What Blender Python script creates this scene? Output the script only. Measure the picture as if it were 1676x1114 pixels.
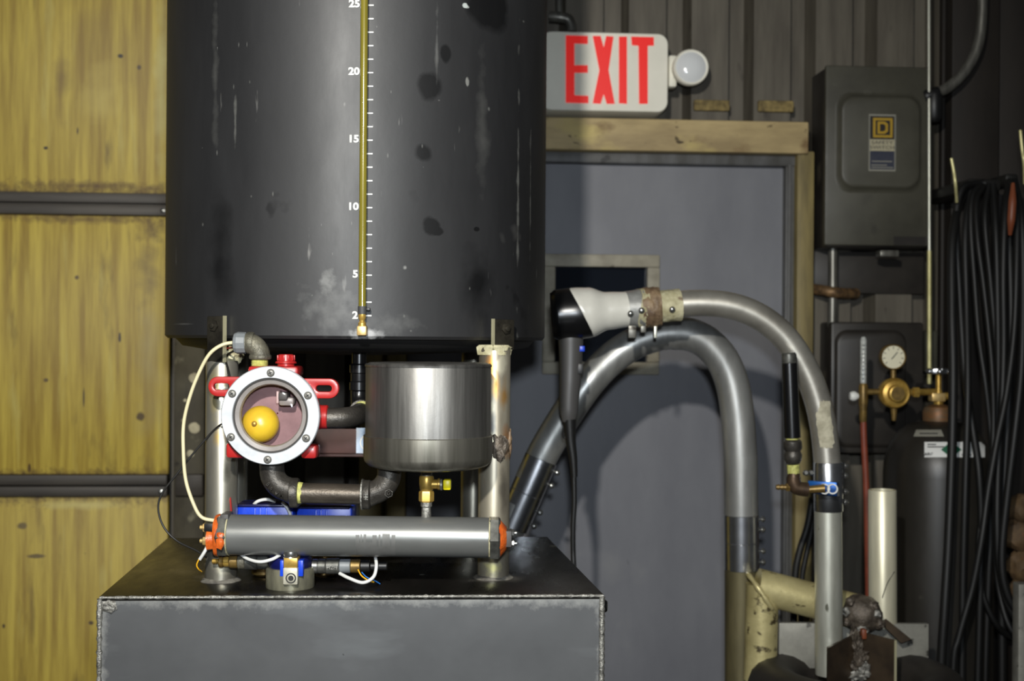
import bpy, bmesh, math, random
from mathutils import Vector, Matrix, Quaternion, noise

for o in list(bpy.data.objects):
    bpy.data.objects.remove(o, do_unlink=True)
S = bpy.context.scene
COL = S.collection
random.seed(7)

# ------------------------------------------------------------------ camera
F = 2100.0            # focal length in pixels of the 1676 px wide frame
CX, CY = 838.0, 557.0
H = 1.25              # camera height
ROLL = math.radians(0.4)
cam = bpy.data.cameras.new('camera')
cam.sensor_width = 36.0
cam.lens = 36.0 * F / 1676.0
cam.clip_start = 0.05
cam.dof.use_dof = True
cam.dof.focus_distance = 1.58
cam.dof.aperture_fstop = 6.3
camo = bpy.data.objects.new('camera', cam)
COL.objects.link(camo)
_r = Vector((math.cos(ROLL), 0, math.sin(ROLL)))
_u = Vector((-math.sin(ROLL), 0, math.cos(ROLL)))
_b = Vector((0, -1, 0))
m = Matrix.Identity(4)
for i in range(3):
    m[i][0], m[i][1], m[i][2] = _r[i], _u[i], _b[i]
m[2][3] = H
camo.matrix_world = m
S.camera = camo

# ------------------------------------------------------------------ world, lights, exposure
w = bpy.data.worlds.new('workshop_air')
S.world = w
w.use_nodes = True
bg = w.node_tree.nodes['Background']
bg.inputs[0].default_value = (0.93, 0.97, 1.0, 1)
bg.inputs[1].default_value = 0.03

def light(name, kind, loc, energy, color, **kw):
    l = bpy.data.lights.new(name, kind)
    l.energy = energy
    l.color = color
    for k, v in kw.items():
        setattr(l, k, v)
    o = bpy.data.objects.new(name, l)
    o.location = loc
    COL.objects.link(o)
    return o
# two flashes lit the photograph: a warm one held up to the left, a weaker bluish one on the camera
def flash(name, loc, energy, color, aim):
    o = light(name, 'SPOT', loc, energy, color, shadow_soft_size=0.03, spot_size=math.radians(100), spot_blend=1.0)
    o.rotation_euler = (Vector(aim) - Vector(loc)).to_track_quat('-Z', 'Y').to_euler()
flash('hand_flash', (-0.165, 0.0, H + 0.56), 150.0, (1.0, 0.97, 0.90), (-0.35, 2.4, H - 0.05))
flash('camera_flash', (0.02, 0.0, H + 0.115), 68.0, (0.84, 0.92, 1.0), (-0.2, 2.4, H))
S.view_settings.view_transform = 'Standard'
S.view_settings.look = 'None'
S.view_settings.exposure = 0.0
S.view_settings.gamma = 1.0
S.view_settings.use_curve_mapping = False

# ------------------------------------------------------------------ pixel <-> place
def ray(px, py):
    a, b = px - CX, py - CY
    c, s = math.cos(ROLL), math.sin(ROLL)
    u = a * c + b * s
    v = -a * s + b * c
    return u / F, -v / F
def P(px, py, D):
    x, z = ray(px, py)
    return Vector((x * D, D, H + z * D))
def G(px, py, z):
    x, t = ray(px, py)
    D = (z - H) / t
    return Vector((x * D, D, z))
def R(px, D):
    return px * D / F
WA = math.radians(4.0)
WD = 2.86
WU = Vector((math.cos(WA), math.sin(WA), 0))
WN = Vector((math.sin(WA), -math.cos(WA), 0))
W0 = Vector((0, WD, 0))
def wl(px, py, off):
    X, Z = ray(px, py)
    t = (off - WD * math.cos(WA)) / (X * math.sin(WA) - math.cos(WA))
    p = Vector((X * t, t, 0))
    return (p - W0).dot(WU), H + Z * t
def wp(a, z, off):
    return W0 + WU * a + WN * off + Vector((0, 0, z))
def W(px, py, off):
    a, z = wl(px, py, off)
    return wp(a, z, off)

# ------------------------------------------------------------------ materials
def lin(c):
    out = []
    for v in c[:3]:
        v = v / 255.0
        out.append(v / 12.92 if v <= 0.04045 else ((v + 0.055) / 1.055) ** 2.4)
    return tuple(out) + (1.0,)
MATS = {}
def add_patches(obj, items):
    """stains and worn spots: (world centre, radii, colour, noise amount, noise scale, softness)"""
    m_ = obj.data.materials[0]; nt = m_.node_tree; N, L = nt.nodes, nt.links
    b = N['Principled BSDF']; inp = b.inputs['Base Color']
    tc = N.new('ShaderNodeTexCoord')
    for c, rad, colr, amt, sc, soft in items:
        c = Vector(c) - POS[obj.name]
        v1 = N.new('ShaderNodeVectorMath'); v1.operation = 'SUBTRACT'; L.new(tc.outputs['Object'], v1.inputs[0]); v1.inputs[1].default_value = c
        v2 = N.new('ShaderNodeVectorMath'); v2.operation = 'DIVIDE'; L.new(v1.outputs[0], v2.inputs[0]); v2.inputs[1].default_value = rad
        v3 = N.new('ShaderNodeVectorMath'); v3.operation = 'LENGTH'; L.new(v2.outputs[0], v3.inputs[0])
        n = N.new('ShaderNodeTexNoise'); n.inputs['Scale'].default_value = sc; n.inputs['Detail'].default_value = 5; L.new(tc.outputs['Object'], n.inputs['Vector'])
        ma = N.new('ShaderNodeMath'); ma.operation = 'MULTIPLY_ADD'; L.new(n.outputs[0], ma.inputs[0]); ma.inputs[1].default_value = amt; L.new(v3.outputs['Value'], ma.inputs[2])
        r = N.new('ShaderNodeMapRange'); L.new(ma.outputs[0], r.inputs[0]); e = 1.0 + amt * 0.5
        r.inputs[1].default_value = e; r.inputs[2].default_value = e - max(soft, 0.3); r.inputs[3].default_value = 0; r.inputs[4].default_value = 1
        x = N.new('ShaderNodeMix'); x.data_type = 'RGBA'; L.new(r.outputs[0], x.inputs[0])
        if inp.is_linked: L.new(inp.links[0].from_socket, x.inputs[6])
        else: x.inputs[6].default_value = inp.default_value
        x.inputs[7].default_value = lin(colr)
        L.new(x.outputs[2], inp)
        if sum(colr) < 30:      # matt soot: kills the sheen as well
            si = b.inputs['Specular IOR Level']; y = N.new('ShaderNodeMix'); y.data_type = 'FLOAT'; L.new(r.outputs[0], y.inputs[0])
            if si.is_linked: L.new(si.links[0].from_socket, y.inputs[2])
            else: y.inputs[2].default_value = si.default_value
            y.inputs[3].default_value = 0.36; L.new(y.outputs[0], si)
def mat(name, c1, c2=None, scale=20, stretch=(1, 1, 1), rough=0.5, rvar=0.0, metal=0.0, bump=0.0,
        bscale=150, spots=(), lo=0.35, hi=0.65, emit=None, estr=0.0, coat=0.0, edge=None, trans=0.0, spec=0.5):
    """c1/c2 blended by stretched noise; spots = [(colour, scale, threshold, stretch, soft)]; edge = (colour, width)"""
    m = bpy.data.materials.new(name)
    m.use_nodes = True
    nt = m.node_tree
    N, L = nt.nodes, nt.links
    b = N['Principled BSDF']
    tc = N.new('ShaderNodeTexCoord')
    def nz(sc, st, detail=5, rgh=0.6, off=0.0):
        mp = N.new('ShaderNodeMapping')
        mp.inputs['Scale'].default_value = st
        mp.inputs['Location'].default_value = (off, off * 1.7, off * 0.6)
        L.new(tc.outputs['Object'], mp.inputs['Vector'])
        n = N.new('ShaderNodeTexNoise')
        n.inputs['Scale'].default_value = sc
        n.inputs['Detail'].default_value = detail
        n.inputs['Roughness'].default_value = rgh
        L.new(mp.outputs[0], n.inputs['Vector'])
        return n.outputs[0]
    def rng(sock, a, bb, c=0.0, d=1.0):
        r = N.new('ShaderNodeMapRange')
        r.inputs[1].default_value, r.inputs[2].default_value = a, bb
        r.inputs[3].default_value, r.inputs[4].default_value = c, d
        L.new(sock, r.inputs[0])
        return r.outputs[0]
    def mix(fac, a, bcol):
        x = N.new('ShaderNodeMix')
        x.data_type = 'RGBA'
        L.new(fac, x.inputs[0])
        if isinstance(a, tuple): x.inputs[6].default_value = a
        else: L.new(a, x.inputs[6])
        x.inputs[7].default_value = bcol
        return x.outputs[2]
    col = lin(c1)
    n1 = None
    if c2 is not None:
        n1 = nz(scale, stretch)
        col = mix(rng(n1, lo, hi), col, lin(c2))
    for i, sp in enumerate(spots):
        cc, sc, th, st = sp[:4]
        soft = sp[4] if len(sp) > 4 else 0.04
        f = rng(nz(sc, st, 4, 0.55, 3.1 * (i + 1)), th, th + soft)
        col = mix(f, col, lin(cc))
    rough_s = None
    if edge is not None:
        ec, wd, er = edge[:3]
        sx = N.new('ShaderNodeSeparateXYZ')
        L.new(tc.outputs['Generated'], sx.inputs[0])
        def m2(op, a, bv):
            q = N.new('ShaderNodeMath'); q.operation = op
            L.new(a, q.inputs[0])
            if isinstance(bv, float): q.inputs[1].default_value = bv
            else: L.new(bv, q.inputs[1])
            return q.outputs[0]
        dist = None
        for ax, kk in edge[3]:
            v = sx.outputs[ax]
            q = N.new('ShaderNodeMath'); q.operation = 'PINGPONG'
            if kk == 'both':
                L.new(v, q.inputs[0]); q.inputs[1].default_value = 0.5
                d = q.outputs[0]
            elif kk == 'max':
                d = m2('SUBTRACT', v, 1.0); d = m2('MULTIPLY', d, -1.0)
            else:
                d = v
            d = m2('MULTIPLY', d, float(edge[4][ax]))
            dist = d if dist is None else m2('MINIMUM', dist, d)
        nn = rng(nz(edge[5], (1, 1, 1), 6, 0.7, 9.0), 0.3, 0.7, -wd * 0.8, wd * 0.8)
        dist = m2('ADD', dist, nn)
        f = rng(dist, wd * 1.1, -wd * 0.5)
        col = mix(f, col, lin(ec))
        rough_s = rng(f, 0, 1, rough, er)
    if isinstance(col, tuple): b.inputs['Base Color'].default_value = col
    else: L.new(col, b.inputs['Base Color'])
    b.inputs['Roughness'].default_value = rough
    if rough_s is not None: L.new(rough_s, b.inputs['Roughness'])
    elif rvar > 0:
        L.new(rng(nz(scale * 1.7, stretch, 6, 0.65, 5.0), 0.3, 0.7, rough - rvar, rough + rvar), b.inputs['Roughness'])
    b.inputs['Metallic'].default_value = metal
    b.inputs['Specular IOR Level'].default_value = spec
    if coat: b.inputs['Coat Weight'].default_value = coat
    if trans: b.inputs['Transmission Weight'].default_value = trans
    if bump > 0:
        bn = N.new('ShaderNodeBump')
        bn.inputs['Strength'].default_value = min(1.0, bump)
        bn.inputs['Distance'].default_value = 0.002
        L.new(nz(bscale, (1, 1, 1), 5, 0.6, 2.0), bn.inputs['Height'])
        L.new(bn.outputs[0], b.inputs['Normal'])
    if emit is not None:
        b.inputs['Emission Color'].default_value = lin(emit)
        b.inputs['Emission Strength'].default_value = estr
    MATS[name] = m
    return m
def glass(name, tint, gloss=0.06, rough=0.02):
    m = bpy.data.materials.new(name)
    m.use_nodes = True
    nt = m.node_tree
    N, L = nt.nodes, nt.links
    N.remove(N['Principled BSDF'])
    t = N.new('ShaderNodeBsdfTransparent'); t.inputs[0].default_value = tint
    g = N.new('ShaderNodeBsdfGlossy'); g.inputs['Roughness'].default_value = rough
    fr = N.new('ShaderNodeFresnel'); fr.inputs[0].default_value = 1.45
    mx = N.new('ShaderNodeMixShader')
    L.new(fr.outputs[0], mx.inputs[0]); L.new(t.outputs[0], mx.inputs[1]); L.new(g.outputs[0], mx.inputs[2])
    L.new(mx.outputs[0], N['Material Output'].inputs[0])
    MATS[name] = m
    return m

mat('floor', (70, 68, 64), (95, 92, 86), 6, rough=0.7, bump=0.3)
mat('corr', (102, 96, 84), (80, 74, 64), 5, (6, 6, 0.7), rough=0.6, spots=[((52, 46, 38), 9, 0.66, (3, 3, 0.8), 0.1)])
mat('foam', (160, 140, 88), (84, 72, 48), 40, rough=0.9, bump=0.8, bscale=90)
mat('yellow', (202, 178, 72), (154, 126, 42), 6, (9, 9, 0.5), rough=0.55, rvar=0.1, bump=0.15, bscale=30,
    spots=[((112, 90, 36), 11, 0.6, (2.4, 2.4, 0.5), 0.2), ((198, 182, 96), 7, 0.6, (4, 4, 0.6), 0.2), ((62, 50, 26), 17, 0.74, (1, 1, 0.7), 0.03)],
    edge=((92, 70, 32), 0.014, 0.6, ((2, 'both'),), (1, 1, 0.6), 70))
mat('railgrey', (72, 66, 58), (56, 51, 45), 12, (0.4, 4, 4), rough=0.55, metal=0.2)
mat('post', (92, 86, 66), (58, 52, 40), 9, (1, 1, 0.6), rough=0.7, spots=[((140, 134, 110), 12, 0.64, (1, 1, 1), 0.06), ((36, 31, 24), 14, 0.64, (1, 1, 1), 0.04)], bump=0.4, bscale=60)
mat('caulk', (214, 204, 170), (180, 170, 140), 60, rough=0.8)
mat('header', (196, 174, 126), (156, 136, 98), 6, (0.8, 3, 3), rough=0.65, spots=[((206, 186, 118), 5, 0.55, (1, 2, 2), 0.15), ((132, 108, 74), 12, 0.58, (1, 1.4, 1.4), 0.14), ((72, 58, 36), 26, 0.66, (1, 1, 2), 0.05)])
mat('jamb', (152, 136, 86), (112, 100, 66), 8, (3, 3, 0.5), rough=0.6, spots=[((70, 58, 32), 14, 0.67, (1, 1, 0.6), 0.05)])
mat('doorgrey', (122, 123, 128), (108, 109, 115), 3, (2, 2, 0.8), rough=0.5, spots=[((136, 136, 136), 4, 0.62, (1, 1, 1), 0.2), ((54, 52, 50), 14, 0.735, (2.5, 2.5, 0.7), 0.03)], bump=0.05, bscale=30)
mat('doorframe', (96, 96, 96), (74, 73, 70), 14, (2, 2, 0.6), rough=0.5, spots=[((40, 38, 36), 16, 0.66, (1, 1, 1), 0.05)])
mat('winframe', (170, 164, 146), (136, 130, 114), 16, rough=0.6, spots=[((84, 76, 60), 24, 0.66, (1, 1, 1), 0.06)])
mat('darkroom', (84, 86, 92), rough=0.9)
glass('pane', (0.55, 0.58, 0.62, 1), rough=0.03)
mat('tank', (38, 38, 39), (24, 24, 25), 3.2, (1.6, 1.6, 0.45), rough=0.56, rvar=0.07, spec=0.6,
    spots=[((17, 17, 18), 8.5, 0.665, (1, 1, 0.9), 0.03), ((104, 103, 100), 26, 0.71, (2.2, 2.2, 0.35), 0.06),
           ((150, 150, 146), 70, 0.755, (1, 1, 0.5), 0.03), ((84, 83, 80), 5, 0.68, (1, 1, 1), 0.1)], bump=0.12, bscale=18)
mat('tankdark', (20, 20, 21), (14, 14, 15), 10, rough=0.6)
mat('sight', (122, 112, 40), (96, 88, 30), 30, (1, 1, 0.15), rough=0.16, coat=0.6)
mat('white', (232, 232, 226), rough=0.5)
mat('brass', (206, 170, 86), (166, 132, 60), 60, rough=0.38, metal=0.55)
mat('brassdull', (138, 112, 60), (102, 82, 44), 70, rough=0.42, metal=0.5)
mat('brasslight', (226, 196, 136), (196, 160, 92), 60, rough=0.4, metal=0.55)
mat('rubber', (62, 62, 62), rough=0.6)
mat('black', (20, 20, 20), rough=0.45)
mat('blackgloss', (16, 16, 17), rough=0.28)
mat('boxfront', (90, 91, 92), (75, 76, 77), 4, (1, 1, 1.2), rough=0.52, metal=0.35,
    spots=[((96, 98, 99), 5, 0.6, (1, 1, 3), 0.12), ((48, 48, 48), 36, 0.72, (1, 1, 1), 0.03), ((58, 59, 60), 3.5, 0.64, (1, 1, 1), 0.15)],
    edge=((150, 150, 146), 0.009, 0.4, ((2, 'max'), (0, 'both')), (0.61, 1, 0.94), 45))
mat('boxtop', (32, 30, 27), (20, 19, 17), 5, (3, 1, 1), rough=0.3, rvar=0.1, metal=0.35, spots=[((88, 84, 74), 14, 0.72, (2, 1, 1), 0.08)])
mat('weld', (168, 166, 158), (112, 110, 104), 110, rough=0.42, metal=0.7, bump=1.0, bscale=260)
mat('weldark', (108, 98, 86), (62, 55, 48), 60, rough=0.45, metal=0.35, bump=1.0, bscale=180)
mat('dust', (120, 116, 106), (70, 66, 60), 60, rough=0.8)
mat('leg', (176, 172, 158), (128, 124, 112), 9, (2.5, 2.5, 0.45), rough=0.36, metal=0.75,
    spots=[((196, 186, 140), 14, 0.6, (1, 1, 0.5), 0.12), ((76, 70, 60), 24, 0.68, (1, 1, 0.6), 0.06)])
mat('legrust', (178, 170, 150), (126, 118, 104), 9, (2.5, 2.5, 0.5), rough=0.42, metal=0.65,
    spots=[((176, 132, 74), 9, 0.73, (1.6, 1.6, 0.5), 0.1), ((214, 206, 176), 15, 0.6, (1, 1, 0.6), 0.1), ((74, 52, 34), 20, 0.67, (1, 1, 0.6), 0.06)])
mat('tab', (72, 68, 58), (44, 41, 36), 40, rough=0.4, metal=0.6)
mat('tabedge', (190, 184, 150), rough=0.35, metal=0.5)
mat('redpaint', (178, 40, 38), (156, 30, 30), 20, rough=0.34, coat=0.3)
mat('alu', (206, 208, 211), (186, 189, 192), 40, (1, 1, 1), rough=0.5, metal=0.25, spots=[((170, 172, 176), 30, 0.7, (1, 1, 1), 0.08)])
mat('gasket', (70, 68, 66), rough=0.6)
mat('bezel', (150, 144, 140), (128, 122, 118), 30, rough=0.35)
mat('screw', (146, 143, 136), (112, 110, 104), 300, rough=0.42, metal=0.4)
mat('slot', (34, 33, 32), rough=0.6)
mat('mauve', (150, 118, 120), (118, 90, 92), 18, rough=0.7)
mat('float', (232, 204, 52), (212, 170, 50), 14, rough=0.32)
glass('lens', (0.97, 0.95, 0.95, 1), rough=0.04)
mat('pinkclip', (196, 170, 168), rough=0.5)
mat('iron', (84, 80, 74), (58, 55, 51), 40, rough=0.42, metal=0.55, bump=0.35, bscale=300, spots=[((112, 108, 100), 30, 0.66, (1, 1, 1), 0.1)])
mat('ironpipe', (94, 86, 76), (64, 58, 51), 50, (0.3, 1, 1), rough=0.42, metal=0.6, bump=0.25, bscale=200, spots=[((150, 142, 128), 70, 0.66, (0.5, 1, 1), 0.08)])
mat('tape', (206, 206, 120), (150, 148, 80), 200, rough=0.6)
mat('castgrey', (118, 114, 98), (80, 78, 68), 60, rough=0.5, metal=0.4, bump=0.5, bscale=260)
mat('greyplastic', (128, 132, 134), (110, 114, 116), 20, rough=0.42)
mat('can', (150, 148, 143), (104, 102, 98), 10, (5, 5, 0.25), rough=0.43, rvar=0.08, metal=0.88, spots=[((150, 148, 142), 30, 0.64, (3, 3, 0.3), 0.12), ((62, 60, 56), 22, 0.68, (2, 2, 0.4), 0.1)], bump=0.05, bscale=60)
mat('canring', (158, 154, 142), (118, 115, 104), 10, (5, 5, 0.25), rough=0.38, rvar=0.06, metal=0.88)
mat('greytube', (126, 127, 124), (114, 115, 112), 20, (0.3, 1, 1), rough=0.36, rvar=0.06, metal=0.45)
mat('print', (98, 98, 95), (108, 108, 105), 60, rough=0.55, metal=0.3)
mat('hexgrey', (104, 104, 98), (72, 72, 68), 80, rough=0.42, metal=0.5)
mat('orange', (222, 108, 40), (180, 74, 26), 90, rough=0.35, bump=0.5, bscale=160)
mat('steel', (176, 176, 172), (140, 140, 136), 60, rough=0.28, metal=0.9)
mat('steelboss', (176, 172, 146), (130, 128, 112), 24, (3, 3, 1), rough=0.32, metal=0.7, spots=[((60, 58, 48), 40, 0.7, (1, 1, 1), 0.06)])
mat('zincblock', (206, 202, 184), (172, 168, 150), 70, rough=0.5, metal=0.3)
mat('blue', (22, 72, 214), (16, 54, 180), 30, rough=0.35)
mat('navy', (16, 20, 78), (12, 14, 50), 30, rough=0.35)
mat('cream', (216, 206, 166), rough=0.5)
mat('whitewire', (214, 214, 210), rough=0.45)
mat('redwire', (150, 38, 34), rough=0.45)
mat('yellowwire', (226, 168, 30), rough=0.45)
mat('bluewire', (40, 110, 190), rough=0.45)
mat('blackwire', (36, 35, 33), rough=0.45)
mat('oxide', (84, 52, 46), (60, 40, 36), 12, (1, 1, 1), rough=0.6, spots=[((112, 72, 56), 9, 0.6, (1, 1, 1), 0.08)])
mat('sticker', (170, 196, 226), (206, 216, 228), 30, rough=0.5)
mat('yellowhandle', (240, 222, 20), rough=0.38)
mat('dryerwhite', (212, 210, 200), (200, 198, 188), 20, rough=0.28, coat=0.2)
mat('dryergrey', (70, 69, 68), rough=0.42)
mat('ducttape', (150, 150, 146), (126, 126, 122), 50, rough=0.45, metal=0.2, bump=0.3, bscale=120)
mat('putty', (196, 190, 156), (148, 140, 104), 40, rough=0.7, bump=1.0, bscale=110, spots=[((98, 74, 56), 26, 0.62, (1, 1, 1), 0.08)])
mat('puttyrust', (142, 120, 92), (92, 72, 54), 50, rough=0.55, bump=1.0, bscale=130, spots=[((206, 198, 170), 44, 0.64, (1, 1, 1), 0.06)])
mat('tubedark', (206, 202, 190), (170, 165, 154), 12, (1, 1, 1), rough=0.36, rvar=0.05, metal=0.75)
mat('tubebright', (176, 174, 166), (150, 148, 140), 14, (3, 3, 0.4), rough=0.33, rvar=0.06, metal=0.85)
mat('tubebig', (178, 178, 174), (140, 140, 137), 9, (2, 2, 0.5), rough=0.42, rvar=0.08, metal=0.65, spots=[((178, 178, 174), 6, 0.62, (1, 1, 1), 0.2)])
mat('chrome', (206, 208, 212), (186, 188, 192), 40, rough=0.27, metal=0.98)
mat('galv', (220, 220, 206), (184, 184, 170), 11, (3, 3, 0.5), rough=0.4, rvar=0.06, metal=0.68, spots=[((112, 112, 98), 46, 0.68, (1, 1, 0.5), 0.05)])
mat('galvolive', (116, 108, 78), (86, 80, 58), 10, (3, 3, 0.5), rough=0.5, metal=0.5)
mat('galvcream', (214, 202, 148), (172, 160, 112), 12, (1, 1, 1), rough=0.45, metal=0.4, bump=0.25, bscale=120, spots=[((78, 68, 46), 60, 0.60, (0.6, 1, 1), 0.08), ((222, 208, 130), 8, 0.62, (1, 1, 1), 0.12)])
mat('stackpipe', (232, 226, 198), (204, 198, 172), 11, (3, 3, 0.4), rough=0.42, metal=0.45, spots=[((186, 160, 80), 8, 0.62, (1, 1, 0.5), 0.15)])
mat('masktape', (196, 190, 166), (158, 152, 130), 60, rough=0.75, bump=0.6, bscale=160, spots=[((70, 66, 56), 70, 0.68, (1, 1, 1), 0.04)])
mat('vessel', (44, 40, 35), (30, 27, 24), 12, rough=0.6, bump=0.3, bscale=60)
mat('plate', (150, 148, 138), (122, 120, 112), 20, rough=0.55, metal=0.3, spots=[((76, 74, 68), 44, 0.62, (1, 1, 1), 0.06)])
mat('browniron', (80, 66, 50), (52, 43, 34), 14, rough=0.5, metal=0.4, spots=[((190, 118, 40), 22, 0.7, (2, 2, 0.7), 0.05)])
mat('bluealu', (14, 84, 156), (8, 56, 116), 20, rough=0.36, metal=0.5)
mat('bronze', (98, 78, 60), (70, 56, 44), 50, rough=0.45, metal=0.6)
mat('signwhite', (244, 240, 224), (232, 228, 212), 8, rough=0.5, bump=0.05, bscale=80)
mat('signred', (214, 30, 26), rough=0.4, emit=(255, 36, 28), estr=0.32)
mat('lampglass', (226, 228, 228), rough=0.14, coat=0.5)
mat('boxpaint', (78, 76, 65), (62, 60, 51), 6, rough=0.5, rvar=0.06, spots=[((60, 58, 50), 12, 0.66, (1, 1, 1), 0.1), ((108, 106, 96), 9, 0.66, (1, 1, 1), 0.1)])
mat('boxdark', (54, 50, 45), (38, 35, 32), 8, rough=0.45, spots=[((80, 74, 62), 9, 0.64, (1, 1, 1), 0.1)])
mat('conduit', (128, 126, 118), (92, 90, 84), 24, (3, 3, 0.6), rough=0.4, metal=0.6, spots=[((60, 56, 50), 30, 0.66, (1, 1, 1), 0.05)])
mat('rodcream', (226, 218, 160), (172, 164, 110), 30, (1, 1, 0.6), rough=0.4, metal=0.3)
mat('rustclamp', (160, 126, 84), (84, 66, 50), 40, rough=0.5, metal=0.4, bump=0.5)
mat('labelsilver', (140, 138, 126), rough=0.5)
mat('labelblack', (40, 36, 34), rough=0.5)
mat('labelyellow', (176, 142, 40), rough=0.5)
mat('labelcream', (176, 168, 140), rough=0.5)
mat('labelnavy', (44, 48, 66), (58, 60, 72), 60, rough=0.5)
mat('labelwhite', (226, 226, 222), rough=0.5)
mat('labelgreen', (18, 92, 62), rough=0.5)
mat('ink', (44, 44, 44), rough=0.6)
mat('gascyl', (44, 41, 36), (33, 31, 27), 7, (2, 2, 0.6), rough=0.38, rvar=0.05, spots=[((80, 76, 66), 12, 0.68, (1, 1, 0.6), 0.08)])
mat('neckrust', (128, 84, 46), (96, 84, 64), 30, (1, 1, 3), rough=0.5, metal=0.3)
mat('dial', (224, 218, 190), rough=0.4)
mat('hosered', (136, 64, 42), (112, 52, 34), 20, rough=0.5)
mat('cable', (15, 15, 14), (11, 11, 10), 20, rough=0.55)
mat('cabledark', (26, 25, 23), rough=0.5)
mat('column', (38, 32, 26), (28, 23, 18), 8, (2, 2, 0.5), rough=0.65)
mat('orangegrip', (116, 60, 34), rough=0.5)
mat('rustrock', (112, 88, 58), (70, 54, 36), 20, rough=0.75, bump=1.0, bscale=50, spots=[((150, 84, 44), 14, 0.62, (1, 1, 1), 0.1)])
mat('flowglass', (196, 198, 192), (150, 152, 148), 90, (0.2, 0.2, 3), rough=0.2)

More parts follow.
